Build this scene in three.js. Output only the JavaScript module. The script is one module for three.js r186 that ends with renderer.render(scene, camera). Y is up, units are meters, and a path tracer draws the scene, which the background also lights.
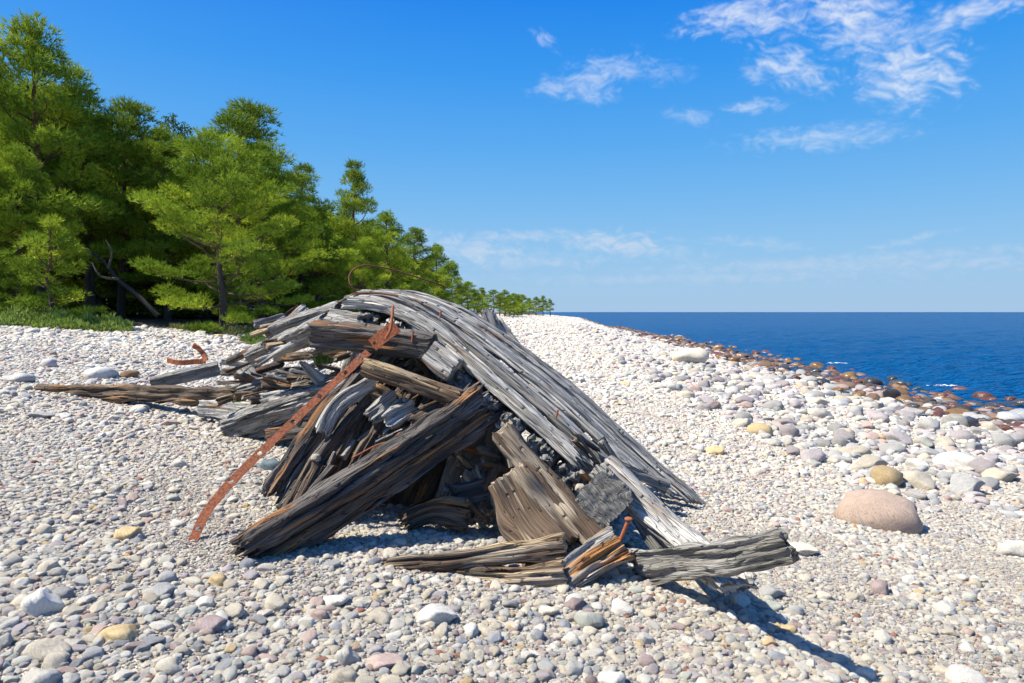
import * as THREE from 'three';
import { mergeGeometries, mergeVertices } from 'three/addons/utils/BufferGeometryUtils.js';
import { createNoise2D, createNoise3D } from 'simplex-noise';

// ---------------------------------------------------------------- camera, sky, sun, exposure
const IW = 1024, IH = 683, FOCAL = 683, EYE = 1.6, PITCH = Math.atan(29.5 / FOCAL);
const scene = new THREE.Scene();
const camera = new THREE.PerspectiveCamera(2 * Math.atan(IH / 2 / FOCAL) * 180 / Math.PI, IW / IH, 0.1, 60000);
camera.position.set(0, EYE, 0);
camera.rotation.x = -PITCH;
const renderer = new THREE.WebGLRenderer({ antialias: true });
renderer.toneMapping = THREE.LinearToneMapping;
renderer.toneMappingExposure = 1.94;
renderer.shadowMap.enabled = true;

const SUN_AZ = 98 * Math.PI / 180, SUN_EL = 55 * Math.PI / 180;
const SUN_DIR = new THREE.Vector3(-Math.sin(SUN_AZ) * Math.cos(SUN_EL), Math.sin(SUN_EL), -Math.cos(SUN_AZ) * Math.cos(SUN_EL));
const sun = new THREE.DirectionalLight(new THREE.Color().setRGB(1.0, 0.93, 0.775), 5.0);
sun.position.copy(SUN_DIR).multiplyScalar(60).add(new THREE.Vector3(0, 0, -12));
sun.target.position.set(0, 0, -12);
sun.castShadow = true;
sun.shadow.mapSize.set(4096, 4096);
Object.assign(sun.shadow.camera, { left: -45, right: 45, top: 45, bottom: -45, near: 1, far: 160 });
scene.add(sun, sun.target);

// ---------------------------------------------------------------- helpers
function rng(seed) {
  let a = (seed * 2654435761) >>> 0;
  return () => { a = (a + 0x6d2b79f5) | 0; let t = Math.imul(a ^ (a >>> 15), 1 | a); t = (t + Math.imul(t ^ (t >>> 7), 61 | t)) ^ t; return ((t ^ (t >>> 14)) >>> 0) / 4294967296; };
}
const n2 = createNoise2D(rng(11)), n2b = createNoise2D(rng(12)), n3 = createNoise3D(rng(13));
const V = (x, y, z) => new THREE.Vector3(x, y, z);
const lerp = (a, b, t) => a + (b - a) * t, clamp = (x, a, b) => Math.min(b, Math.max(a, x));
const sstep = (a, b, x) => { const t = clamp((x - a) / (b - a), 0, 1); return t * t * (3 - 2 * t); };
const fbm = (x, y, o = 4) => { let s = 0, a = 0.5; for (let i = 0; i < o; i++) { s += a * n2(x, y); x = x * 2.03 + 7.1; y = y * 2.03 + 3.7; a *= 0.5; } return s; };
const CP = Math.cos(PITCH), SP = Math.sin(PITCH);
// a point of the place: direction through (px, py) of the view, at D metres ahead
function at(px, py, D) {
  const cx = (px - IW / 2) / FOCAL, cy = -(py - IH / 2) / FOCAL;
  const y = cy * CP - SP, z = -(cy * SP + CP), k = -D / z;
  return V(cx * k, EYE + y * k, -D);
}
const piece = (table, d) => {
  if (d <= table[0][0]) return table[0][1];
  for (let i = 1; i < table.length; i++) if (d <= table[i][0]) { const [a, p] = table[i - 1], [b, q] = table[i]; return lerp(p, q, (d - a) / (b - a)); }
  return table[table.length - 1][1];
};
const SHORE = [[-40, 12], [0, 11.6], [15, 11.2], [21, 11.3], [47, 12.9], [77, 14.4], [136, 17.5], [200, 22], [250, 26], [300, 30], [325, 24], [350, 0], [380, -60], [420, -160], [700, -400]];
const WOODS = [[-40, -24], [0, -20], [18, -15.5], [24, -10.8], [30, -8.9], [45, -7.4], [65, -7.2], [80, -6], [150, -4], [200, 3], [250, 13], [300, 15], [340, -20], [700, -500]];
const SEA = -1;
function ground(x, z) {
  const D = -z, t = piece(SHORE, D) - x;
  let h = t < 0 ? SEA + 0.055 * t : SEA + 0.0893 * t;
  if (t > 23) h = SEA + 0.0893 * 23 + 0.5 * (1 - Math.exp(-(t - 23) * 0.0893 / 0.5));
  const far = sstep(8, 40, Math.hypot(x, z));
  h += (0.02 + 0.05 * far) * n2(x * 0.25 + 5, z * 0.18) + 0.012 * n2(x * 0.9, z * 0.9);
  return Math.max(h, -6);
}
function onGround(px, py) {
  let lo = 1, hi = 1;
  for (let D = 1; D < 400; D *= 1.02) { const p = at(px, py, D); if (p.y < ground(p.x, p.z)) { hi = D; break; } lo = D; }
  for (let i = 0; i < 24; i++) { const m = (lo + hi) / 2, p = at(px, py, m); if (p.y < ground(p.x, p.z)) hi = m; else lo = m; }
  return at(px, py, (lo + hi) / 2);
}
const used = new Map();
function numbered(name) { const k = used.get(name) ?? 0; used.set(name, k + 1); return k ? name + '_' + String(k).padStart(3, '0') : name; }
function shadows(o) { o.castShadow = o.receiveShadow = true; return o; }
function mesh(name, geo, mat, parent) {
  const m = shadows(new THREE.Mesh(geo, mat)); m.name = parent ? name : numbered(name);
  (parent ?? scene).add(m); return m;
}
function base(name, p = V(0, 0, 0)) { const g = new THREE.Group(); g.name = numbered(name); g.position.copy(p); scene.add(g); return g; }
function tag(o, label, category, group, kind) {
  o.userData.label = label;
  if (category) o.userData.category = category;
  if (group) o.userData.group = group;
  if (kind) o.userData.kind = kind;
  return o;
}
function dataTex(w, h, f, srgb = false, wrap = THREE.RepeatWrapping) {
  const d = new Uint8Array(w * h * 4);
  for (let y = 0; y < h; y++) for (let x = 0; x < w; x++) {
    const c = f(x / w, y / h), i = (y * w + x) * 4;
    if (typeof c === 'number') d[i] = d[i + 1] = d[i + 2] = clamp(c, 0, 1) * 255; else for (let k = 0; k < 3; k++) d[i + k] = clamp(c[k], 0, 1) * 255;
    d[i + 3] = 255;
  }
  const t = new THREE.DataTexture(d, w, h);
  t.wrapS = t.wrapT = wrap; t.magFilter = THREE.LinearFilter; t.minFilter = THREE.LinearMipmapLinearFilter; t.generateMipmaps = true;
  if (srgb) t.colorSpace = THREE.SRGBColorSpace;
  t.needsUpdate = true; return t;
}

// ---------------------------------------------------------------- sky: clear blue air with thin cirrus
{
  const SW = 4096, SH = 2048, data = new Float32Array(SW * SH * 4);
  const stops = [[0, [0.345, 0.505, 0.70]], [2, [0.325, 0.515, 0.72]], [5.2, [0.25, 0.49, 0.755]], [9, [0.165, 0.43, 0.77]], [13.3, [0.092, 0.36, 0.775]], [19, [0.034, 0.28, 0.765]], [24.5, [0.008, 0.205, 0.735]], [90, [0.012, 0.17, 0.62]]];
  const air = (e) => { for (let i = 1; i < stops.length; i++) if (e <= stops[i][0]) { const t = (e - stops[i - 1][0]) / (stops[i][0] - stops[i - 1][0]); return [0, 1, 2].map((c) => lerp(stops[i - 1][1][c], stops[i][1][c], t)); } return stops[7][1]; };
  // cirrus patches: azimuth (deg right of the view), elevation, half-width, half-height, strength, tilt
  const dirOf = (px, py) => { const p = at(px, py, 1).sub(V(0, EYE, 0)); return [Math.atan2(p.x, -p.z) * 180 / Math.PI, Math.asin(p.y / p.length()) * 180 / Math.PI]; };
  const patches = [
    [735, 14, 3.2, 0.9, 0.9, -0.10], [770, 20, 3.0, 0.9, 0.85, 0.05], [850, 14, 2.9, 1.5, 1.0, 0.3], [870, 38, 2.6, 1.0, 0.8, 0.2], [912, 72, 2.7, 1.7, 1.0, 0.2], [890, 88, 1.8, 1.0, 0.7, 0.4], [788, 66, 2.3, 1.0, 0.9, 0.35], [806, 78, 1.6, 0.7, 0.7, 0.5], [755, 74, 0.9, 0.5, 0.5, 0], [965, 14, 4.2, 0.7, 0.8, -0.14], [935, 28, 2.2, 0.4, 0.5, -0.1],
    [600, 74, 2.6, 1.1, 0.62, -0.2], [565, 88, 2.2, 0.7, 0.5, 0.05], [625, 68, 2.6, 0.6, 0.5, 0.0], [595, 96, 1.4, 0.5, 0.5, 0.2], [546, 40, 1.1, 0.35, 0.6, 0.6], [665, 74, 1.6, 0.6, 0.28, 0], [690, 117, 1.4, 0.5, 0.4, 0.2], [755, 106, 1.8, 0.4, 0.6, 0.0], [820, 138, 4.6, 0.7, 0.5, 0.02], [850, 134, 3, 0.5, 0.4, -0.05],
    [612, 244, 3.9, 0.9, 0.9, 0.08], [655, 252, 3.2, 0.5, 0.6, 0.1], [470, 250, 5.0, 1.0, 0.75, 0.1], [525, 236, 3.6, 0.4, 0.6, 0], [540, 262, 5, 0.5, 0.5, 0], [870, 258, 12, 0.35, 0.45, -0.03], [800, 266, 9, 0.4, 0.45, 0], [960, 264, 9, 0.4, 0.5, 0], [905, 241, 2.2, 0.25, 0.5, -0.2], [755, 243, 3.2, 0.4, 0.35, 0.1], [700, 278, 14, 0.45, 0.35, 0],
  ].map(([px, py, a, b, c, d]) => [...dirOf(px, py), a * 1.3, b * 1.3, py > 230 ? c * 1.15 : c * 0.92, d]);
  const r = rng(77);
  for (let i = 0; i < 70; i++) { const az = r() * 360 - 180; if (Math.abs(az) < 44) continue; const el = 3 + 50 * r() * r(); patches.push([az, el, 3 + 6 * r(), 0.8 + 1.8 * r(), 0.3 + 0.7 * r(), (r() - 0.5) * 0.5]); }
  for (let j = 0; j < SH; j++) {
    const el = ((j + 0.5) / SH - 0.5) * 180, c = air(Math.max(0, el));
    const near = patches.filter((p) => Math.abs(p[1] - el) < 2.6 * (p[3] + p[2] * Math.abs(p[5])));
    for (let i = 0; i < SW; i++) {
      const k = (j * SW + i) * 4; let r0 = c[0], g0 = c[1], b0 = c[2];
      if (el > 0 && near.length) {
        const az = (((i + 0.5) / SW - 0.5) * 360 + 90 + 540) % 360 - 180;
        let a = 0;
        for (const p of near) {
          let dx = az - p[0]; if (dx > 180) dx -= 360; if (dx < -180) dx += 360;
          if (Math.abs(dx) > 2.6 * p[2]) continue;
          const dy = el - p[1], cx = Math.cos(p[5]), sx = Math.sin(p[5]), u = (dx * cx - dy * sx) / p[2], v = (dx * sx + dy * cx) / p[3];
          const w = Math.exp(-(u * u + v * v) * 0.8);
          if (w < 0.02) continue;
          const wx = az + 0.5 * n2b(az * 0.3, el * 0.5 + p[0]), wy = el + 0.35 * n2b(az * 0.3 + 9, el * 0.5);
          const tu = wx * cx - wy * sx, tv = wx * sx + wy * cx;
          const f = 0.5 + 0.62 * fbm(tu * 0.42, tv * 1.0 + p[0], 3) + 0.30 * fbm(tu * 0.9 + 4, tv * 3.6 + p[0], 3) + 0.12 * n2(tu * 2.0, tv * 9);
          a = Math.max(a, p[4] * sstep(0.08, 1.6, w * 1.08 + (f - 0.5) * 1.15 * sstep(0.02, 0.4, w) - 0.20));
        }
        a = clamp(a, 0, 0.80);
        const cl = el < 8 ? [0.52, 0.62, 0.76] : [0.74, 0.79, 0.86];
        r0 = lerp(r0, cl[0], a); g0 = lerp(g0, cl[1], a); b0 = lerp(b0, cl[2], a);
      }
      if (el > 0) { // warm glow round the out-of-view sun, added to the sky to fill shadows
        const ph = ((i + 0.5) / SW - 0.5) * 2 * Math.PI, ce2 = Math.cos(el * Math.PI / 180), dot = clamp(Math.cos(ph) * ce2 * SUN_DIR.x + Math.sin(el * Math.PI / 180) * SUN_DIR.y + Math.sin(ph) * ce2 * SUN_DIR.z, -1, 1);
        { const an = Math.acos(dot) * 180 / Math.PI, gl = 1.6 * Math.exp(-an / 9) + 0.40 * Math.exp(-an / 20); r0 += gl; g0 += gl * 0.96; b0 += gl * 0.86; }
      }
      data[k] = r0; data[k + 1] = g0; data[k + 2] = b0; data[k + 3] = 1;
    }
  }
  const sky = new THREE.DataTexture(data, SW, SH, THREE.RGBAFormat, THREE.FloatType);
  sky.mapping = THREE.EquirectangularReflectionMapping; sky.magFilter = sky.minFilter = THREE.LinearFilter; sky.needsUpdate = true;
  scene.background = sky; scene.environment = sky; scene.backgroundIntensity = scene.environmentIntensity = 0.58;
}

// ---------------------------------------------------------------- shared textures and materials
const speckle = dataTex(512, 512, (u, v) => {
  const a = fbm(u * 9, v * 9, 4), b = n2b(u * 120, v * 120), c = n2(u * 60 + 3, v * 60);
  const vein = Math.max(0, 1 - Math.abs(n2b(u * 5 + 3, v * 5 + 8)) / 0.03);
  return 0.84 + 0.20 * a + 0.08 * b + (c > 0.70 ? -0.16 : 0) + 0.10 * vein;
});
const gravelTex = dataTex(1024, 1024, (u, v) => {
  const a = n2b(u * 170, v * 170), b = n2(u * 90 + 5, v * 90), c = fbm(u * 6, v * 6, 4);
  const g = 0.74 + 0.16 * a + 0.10 * b + 0.08 * c, t = n2(u * 120 + 40, v * 120 + 9);
  return t > 0.35 ? [g * 0.98, g * 0.90, g * 0.90] : t < -0.35 ? [g * 0.88, g * 0.90, g * 0.95] : [g, g * 0.96, g * 0.90];
});
const gravelBump = dataTex(1024, 1024, (u, v) => 0.5 + 0.28 * n2b(u * 170, v * 170) + 0.22 * n2(u * 90 + 5, v * 90));
// weathered timber: long fibres, u runs along the wood
const fibre = (u, v) => 0.46 * n2(u * 2.2, v * 9) + 0.36 * n2b(u * 4 + 2, v * 26) + 0.26 * n2(u * 8 + 7, v * 70);
const crackLine = (u, v) => { const a = Math.abs(n2b(u * 1.5 + 31, v * 9)), b = Math.abs(n2(u * 2.4 + 57, v * 19)); return Math.max(1 - a / 0.075, 0.75 * (1 - b / 0.085), 0); };
const woodMap = dataTex(1024, 1024, (u, v) => { const f = fibre(u, v), c = crackLine(u, v), g = 0.72 + 0.30 * f - 0.42 * c; const t = n2(u * 2 + 80, v * 12); return [g * (1 + 0.03 * t), g, g * (1 - 0.04 * t)]; }, false, THREE.MirroredRepeatWrapping);
const woodBump = dataTex(1024, 1024, (u, v) => 0.64 + 0.30 * fibre(u, v) - 0.62 * crackLine(u, v), false, THREE.MirroredRepeatWrapping);
const wood = new THREE.MeshStandardMaterial({ vertexColors: true, map: woodMap, bumpMap: woodBump, bumpScale: 0.022, roughness: 0.92 });
const rustMap = dataTex(512, 512, (u, v) => { const a = fbm(u * 14, v * 14, 4), b = n2b(u * 90, v * 90), g = (0.72 + 0.34 * a + 0.16 * b) * (1 - 0.34 * sstep(0.1, 0.5, fbm(u * 7 + 4, v * 7, 3))); return [g, g * (0.84 + 0.22 * n2(u * 22, v * 22)), g * 0.85]; });
const rustBump = dataTex(256, 256, (u, v) => 0.5 + 0.3 * fbm(u * 20, v * 20, 3) + 0.2 * n2b(u * 60, v * 60));
const rust = new THREE.MeshStandardMaterial({ color: new THREE.Color().setRGB(0.46, 0.175, 0.075), map: rustMap, bumpMap: rustBump, bumpScale: 0.004, roughness: 0.88, metalness: 0.05 });
const rustDark = rust.clone(); rustDark.color.setRGB(0.20, 0.075, 0.04);
const stoneMat = new THREE.MeshStandardMaterial({ map: speckle, roughness: 0.9, bumpMap: speckle, bumpScale: 0.012 });
const graniteMap = dataTex(512, 512, (u, v) => { const a = n2(u * 110, v * 110), b = n2b(u * 70, v * 70), c = fbm(u * 5, v * 5, 3); const g = 0.80 + 0.16 * a + 0.1 * c; return b > 0.35 ? [g, g * 0.88, g * 0.76] : b < -0.5 ? [g * 0.62, g * 0.60, g * 0.60] : [g, g * 0.98, g * 0.96]; });

// ---------------------------------------------------------------- beach: one sheet of shingle, forest floor and sea bed
function graded(from, to, fine, grow, mid) {
  const a = [mid]; let s = fine;
  for (let x = mid + s; x < to; x += (s *= grow)) a.push(x); a.push(to); s = fine;
  for (let x = mid - s; x > from; x -= (s *= grow)) a.unshift(x); a.unshift(from);
  return a;
}
function sheet(xs, zs, fy, uvScale, color) {
  const P = [], U = [], C = [], I = [], nx = xs.length;
  for (const z of zs) for (const x of xs) { P.push(x, fy(x, z), z); U.push(x * uvScale, z * uvScale); if (color) C.push(...color(x, z)); }
  for (let j = 0; j + 1 < zs.length; j++) for (let i = 0; i + 1 < nx; i++) { const a = j * nx + i; I.push(a, a + nx, a + 1, a + 1, a + nx, a + nx + 1); }
  const g = new THREE.BufferGeometry();
  g.setAttribute('position', new THREE.Float32BufferAttribute(P, 3)); g.setAttribute('uv', new THREE.Float32BufferAttribute(U, 2));
  if (color) g.setAttribute('color', new THREE.Float32BufferAttribute(C, 3));
  g.setIndex(I); g.computeVertexNormals(); return g;
}
const inWoods = (x, z) => piece(WOODS, -z) - x + 1.6 * fbm(x * 0.35, z * 0.35, 3) * 2;
{
  const xs = graded(-420, 70, 0.16, 1.022, 0), zs = graded(-700, 40, 0.16, 1.018, -5);
  const floor = [0.105, 0.075, 0.045], shingleC = [0.62, 0.56, 0.49], bed = [0.13, 0.12, 0.085];
  const col = (x, z) => {
    const k = sstep(-0.6, 1.2, inWoods(x, z)), wet = sstep(0.5, -0.6, piece(SHORE, -z) - x + 0.4 * n2(x, z));
    return [0, 1, 2].map((c) => lerp(lerp(shingleC[c] * (1 + 0.08 * n2(x * 0.8, z * 0.8)), floor[c], k), bed[c], wet));
  };
  const m = mesh('beach', sheet(xs, zs, ground, 0.5, col), new THREE.MeshStandardMaterial({ vertexColors: true, map: gravelTex, bumpMap: gravelBump, bumpScale: 0.012, roughness: 0.95 }));
  m.userData.kind = 'structure'; m.userData.label = 'shingle beach of pale pebbles sloping to the sea';
}
// ---------------------------------------------------------------- sea
{
  const WAVE = 75;
  const waveTex = dataTex(1024, 1024, (u, v) => {
    // periodic ripples
    let s = 0; const w = [[3, 9, .9], [-4, 13, 2.1], [6, 17, .3], [9, 24, 4.0], [-11, 31, 1.2], [15, 38, 5.1], [-19, 47, 2.8], [26, 55, .6], [-31, 71, 3.3], [7, 28, 1.9], [-14, 22, 0.2]];
    w.forEach(([a, b, p], i) => { const ph = 6.28318 * (a * u + b * v) + p + 1.2 * Math.sin(6.28318 * (2 * u + 3 * v) + i); s += (1 - Math.abs(Math.sin(ph / 2)) * 2) / (4 + i * 0.9); });
    return 0.5 + 0.30 * s;
  });
  const nd = new Uint8Array(1024 * 1024 * 4), hd = waveTex.image.data, W2 = 1024;
  for (let y = 0; y < W2; y++) for (let x = 0; x < W2; x++) {
    const hx = (hd[(y * W2 + (x + 1) % W2) * 4] - hd[(y * W2 + (x + W2 - 1) % W2) * 4]) / 255, hy = (hd[(((y + 1) % W2) * W2 + x) * 4] - hd[(((y + W2 - 1) % W2) * W2 + x) * 4]) / 255;
    const sx = -hx * WAVE, sy = -hy * WAVE, l = Math.hypot(sx, sy, 1), i = (y * W2 + x) * 4;
    nd[i] = 127.5 + 127.5 * sx / l; nd[i + 1] = 127.5 + 127.5 * sy / l; nd[i + 2] = 127.5 + 127.5 / l; nd[i + 3] = 255;
  }
  const waveNormal = new THREE.DataTexture(nd, W2, W2); waveNormal.wrapS = waveNormal.wrapT = THREE.RepeatWrapping; waveNormal.magFilter = THREE.LinearFilter; waveNormal.needsUpdate = true;
  const xs = graded(2, 16000, 0.22, 1.03, 12), zs = graded(-24000, 40, 0.22, 1.021, -14);
  const fy = (x, z) => {
    const D = Math.hypot(x - 12, z + 14), k = Math.exp(-D / 90), sh = clamp((x - piece(SHORE, -z)) / 6, 0.15, 1);
    return SEA + k * sh * (0.13 * n2(x * 0.55 + z * 0.10, z * 0.22) + 0.08 * n2b(x * 1.3, z * 0.8) + 0.014 * n2(x * 3, z * 2.2));
  };
  const m = mesh('sea', sheet(xs, zs, fy, 1 / 9, null), new THREE.MeshPhysicalMaterial({ color: new THREE.Color().setRGB(0.005, 0.100, 0.290), roughness: 0.15, ior: 1.33, specularIntensity: 0.0009, normalMap: waveNormal }));
  m.userData.kind = 'structure'; m.userData.label = 'deep blue rippled sea reaching the horizon';
}

// ---------------------------------------------------------------- stones
function stoneGeo(seed, detail, flat, angular) {
  const r = rng(seed); let g = new THREE.IcosahedronGeometry(1, detail);
  g.deleteAttribute('normal'); g.deleteAttribute('uv'); g = mergeVertices(g, 1e-4);
  const cuts = []; for (let i = 0; i < angular; i++) { const a = r() * 6.283, z = r() * 2 - 1, q = Math.sqrt(1 - z * z); cuts.push([q * Math.cos(a), z, q * Math.sin(a), 0.58 + 0.3 * r()]); }
  const p = g.attributes.position, uv = [], ax = 0.72 + 0.25 * r(), o = seed * 3.7;
  for (let i = 0; i < p.count; i++) {
    let x = p.getX(i), y = p.getY(i), z = p.getZ(i);
    for (const [a, b, c, d] of cuts) { const e = x * a + y * b + z * c - d; if (e > 0) { x -= a * e * 0.92; y -= b * e * 0.92; z -= c * e * 0.92; } }
    const k = 1 + 0.13 * n3(x * 1.1 + o, y * 1.1, z * 1.1) + 0.045 * n3(x * 2.8, y * 2.8 + o, z * 2.8) + (detail > 2 ? 0.016 * n3(x * 7, y * 7, z * 7 + o) : 0);
    p.setXYZ(i, x * k, y * k * flat, z * k * ax); uv.push(x * 0.45 + y * 0.2, z * 0.45 + y * 0.25);
  }
  g.setAttribute('uv', new THREE.Float32BufferAttribute(uv, 2)); g.computeVertexNormals(); return g;
}
const PAL = { // linear stone colours
  cream: [0.64, 0.57, 0.455], white: [0.67, 0.635, 0.565], grey: [0.43, 0.42, 0.405], lavender: [0.46, 0.41, 0.41], mauve: [0.37, 0.29, 0.28], blue: [0.36, 0.37, 0.39], slate: [0.17, 0.19, 0.22], ochre: [0.58, 0.43, 0.23], pink: [0.52, 0.39, 0.34], brick: [0.36, 0.17, 0.12], green: [0.52, 0.53, 0.46], brown: [0.22, 0.13, 0.07], rustwet: [0.13, 0.05, 0.028], ochrewet: [0.20, 0.11, 0.03], dark: [0.05, 0.045, 0.042], granite: [0.44, 0.345, 0.285], teal: [0.14, 0.19, 0.21],
};
const NEARMIX = [['cream', 38], ['white', 34], ['grey', 12], ['lavender', 8], ['mauve', 4.5], ['blue', 4], ['slate', 1.2], ['ochre', 1.8], ['pink', 4.5], ['brick', 1.4], ['green', 3]];
const COBBLEMIX = [['cream', 38], ['white', 38], ['grey', 13], ['lavender', 8], ['mauve', 4], ['ochre', 1.5], ['pink', 4], ['green', 5], ['blue', 3]];
const SHOREMIX = [['grey', 44], ['lavender', 24], ['white', 8], ['cream', 16], ['pink', 7], ['ochre', 0.8], ['green', 3]];
function pick(mix, r) { let s = 0; for (const m of mix) s += m[1]; s *= r; for (const m of mix) if ((s -= m[1]) <= 0) return m[0]; return mix[0][0]; }
const hue = (name, r) => { const c = PAL[name], k = 0.84 + 0.3 * r(), d = (r() - 0.5) * 0.06; return [c[0] * k * (1 + d), c[1] * k, c[2] * k * (1 - d)]; };
{
  const SHAPES = 9, shapes = [], put = [];
  for (let i = 0; i < SHAPES; i++) { shapes.push(stoneGeo(100 + i, 2, 0.5 + 0.07 * (i % 5), [4, 8, 11, 5, 9, 13, 7, 10, 8][i])); put.push([]); }
  const r = rng(5), e = new THREE.Euler(), q = new THREE.Quaternion(), M = new THREE.Matrix4(), Z = V(0, 0, 0);
  function pebble(x, z, size, mix, sink = 0.42) {
    const y = ground(x, z) + size * (0.5 - sink) * 0.6;
    e.set((r() - 0.5) * 0.6, r() * 6.283, (r() - 0.5) * 0.6); q.setFromEuler(e);
    const k = size * 0.5, sx = k * (0.85 + 0.5 * r()), sy = k * (0.75 + 0.4 * r());
    M.compose(V(x, y, z), q, V(sx, sy, k)); put[Math.floor(r() * SHAPES)].push([M.clone(), hue(pick(mix, r()), r)]);
  }
  const seen = (x, D) => D > 0 && Math.abs(x) < 0.76 * D + 1.5 + 0.02 * D;
  const dry = (x, D) => piece(SHORE, D) - x;
  // rings: from, to, cell, smallest, largest, share of cells
  for (const [d0, d1, cell, s0, s1, share] of [[2.0, 7.2, 0.030, 0.024, 0.068, 1], [7.2, 15, 0.055, 0.042, 0.085, 1], [15, 36, 0.105, 0.085, 0.165, 1], [36, 90, 0.19, 0.15, 0.28, 1], [90, 330, 0.42, 0.32, 0.55, 1]]) {
    for (let D = d0; D < d1; D += cell) {
      const x0 = Math.max(-(0.78 * D + 1.5), piece(WOODS, D) - 1.5), x1 = Math.min(0.78 * D + 1.5, piece(SHORE, D) + 0.6);
      for (let x = x0; x < x1; x += cell) {
        const px = x + (r() - 0.5) * cell * 1.1, pz = -(D + (r() - 0.5) * cell * 1.1), t = dry(px, -pz);
        if (inWoods(px, pz) > 0.3 - r() * 1.2) continue;
        // bands of finer and coarser shingle lie along the beach
        const band = 0.5 + 0.5 * n2b(px * 0.55 + pz * 0.05, pz * 0.16 + 4), grit = sstep(0.55, 0.9, fbm(px * 0.5 + 20, pz * 0.33, 3) + 0.52 + (D < 7 && px > 1.2 ? 0.12 : 0));
        if (d1 > 15 && d0 < 30 && r() < grit * 0.75 * (t > 20 ? 1 : 0.4)) continue;
        const size = lerp(s0, s1, Math.pow(r(), 1.7)) * (1 - 0.35 * grit) * (0.8 + 0.4 * band);
        pebble(px, pz, size, t < 0.2 + 0.9 * r() ? [['brown', 4], ['rustwet', 3], ['grey', 2], ['ochrewet', 2]] : NEARMIX);
      }
    }
  }
  // grit between the near pebbles
  for (let D = 2.2; D < 5.6; D += 0.019) for (let x = -(0.78 * D + 0.8); x < 0.78 * D + 0.8; x += 0.019) pebble(x + (r() - 0.5) * 0.02, -(D + (r() - 0.5) * 0.02), 0.010 + 0.012 * r(), NEARMIX, 0.30);
  // a second, coarser scatter of cobbles on top
  for (const [d0, d1, cell, s0, s1] of [[2.2, 7.2, 0.115, 0.055, 0.105], [7.2, 16, 0.20, 0.09, 0.17], [16, 40, 0.42, 0.16, 0.30], [40, 120, 0.9, 0.28, 0.5]]) {
    for (let D = d0; D < d1; D += cell) {
      const x0 = Math.max(-(0.78 * D + 1.5), piece(WOODS, D) - 0.5), x1 = Math.min(0.78 * D + 1.5, piece(SHORE, D));
      for (let x = x0; x < x1; x += cell) {
        const px = x + (r() - 0.5) * cell, pz = -(D + (r() - 0.5) * cell);
        const patch = fbm(px * 0.6 + 60, pz * 0.4 + 3, 3), want = d0 < 5 ? sstep(-0.25, 0.35, patch + 0.55 * sstep(4.6, 3.0, D) - (px > 0.9 ? 0.22 : 0)) : 0.35 + 0.6 * sstep(-0.2, 0.3, patch);
        if (r() > want || inWoods(px, pz) > 0) continue;
        pebble(px, pz, lerp(s0, s1, Math.pow(r(), 2)) * (D > 6.5 && dry(px, -pz) < 7.5 ? 1.5 : 1), dry(px, -pz) < 7.5 ? SHOREMIX : COBBLEMIX, 0.34);
      }
    }
  }
  // smaller wet stones that break the surface along the edge of the water
  for (let i = 0; i < 3600; i++) {
    const D = 10 + 110 * Math.pow(r(), 1.9), t = 0.75 - 2.9 * Math.pow(r(), 1.5), x = piece(SHORE, D) - t; if (x > 0.8 * D + 1.5) continue;
    const s = (0.12 + 0.22 * r()) * (1 + D / 80), y = Math.max(ground(x, -D), SEA - 0.10 * s) + 0.05 * s * r();
    e.set((r() - 0.5) * 0.5, r() * 6.283, (r() - 0.5) * 0.5); q.setFromEuler(e); M.compose(V(x, y, -D), q, V(s * 0.55, s * 0.42, s * 0.5)); put[Math.floor(r() * SHAPES)].push([M.clone(), hue(pick([['brown', 3], ['rustwet', 3.4], ['ochrewet', 1.4], ['dark', 5], ['slate', 1.5], ['mauve', 0.8]], r()), r)]);
  }
  put.forEach((list, i) => {
    const im = shadows(new THREE.InstancedMesh(shapes[i], stoneMat, list.length)), c = new THREE.Color();
    list.forEach(([m, k], j) => { im.setMatrixAt(j, m); im.setColorAt(j, c.setRGB(...k)); });
    im.name = numbered('shingle'); scene.add(im);
    tag(im, 'loose pale pebbles and cobbles covering the whole beach', 'pebbles', 'beach shingle', 'stuff');
  });
}
// single stones
const bigShapes = []; for (let i = 0; i < 10; i++) bigShapes.push(stoneGeo(300 + i, 3, 0.56 + 0.05 * (i % 5), [5, 9, 3, 12, 7, 10, 5, 8, 13, 3][i]));
const farShapes = []; for (let i = 0; i < 10; i++) farShapes.push(stoneGeo(300 + i, 2, 0.56 + 0.05 * (i % 5), [5, 9, 3, 12, 7, 10, 5, 8, 13, 3][i]));
const stoneMats = new Map();
function matOf(name, k = 1, wet = false, map = speckle) {
  const key = name + k.toFixed(2) + wet + map.uuid;
  if (!stoneMats.has(key)) stoneMats.set(key, new THREE.MeshStandardMaterial({ color: new THREE.Color().setRGB(...PAL[name].map((c) => c * k)), map, bumpMap: speckle, bumpScale: 0.012, roughness: wet ? 0.25 : 0.9 }));
  return stoneMats.get(key);
}
const sr = rng(909);
function stone(name, p, size, high, colour, label, category, group, o = {}) {
  const m = mesh(name, (p.z < -17 ? farShapes : bigShapes)[o.shape ?? Math.floor(sr() * 10)], matOf(colour, (o.k ?? 1) * [0.85, 1, 1.15][Math.floor(sr() * 3)], o.wet, o.map));
  m.scale.set(size / 2 * (o.long ?? 1.05), high / 2 / 0.62, size / 2 * (o.deep ?? 0.95)); m.rotation.set((sr() - 0.5) * 0.25, o.turn ?? sr() * 6.283, (sr() - 0.5) * 0.25);
  m.position.copy(p); m.position.y += high * (0.5 - (o.sink ?? 0.33));
  return tag(m, label, category, group);
}
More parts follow.
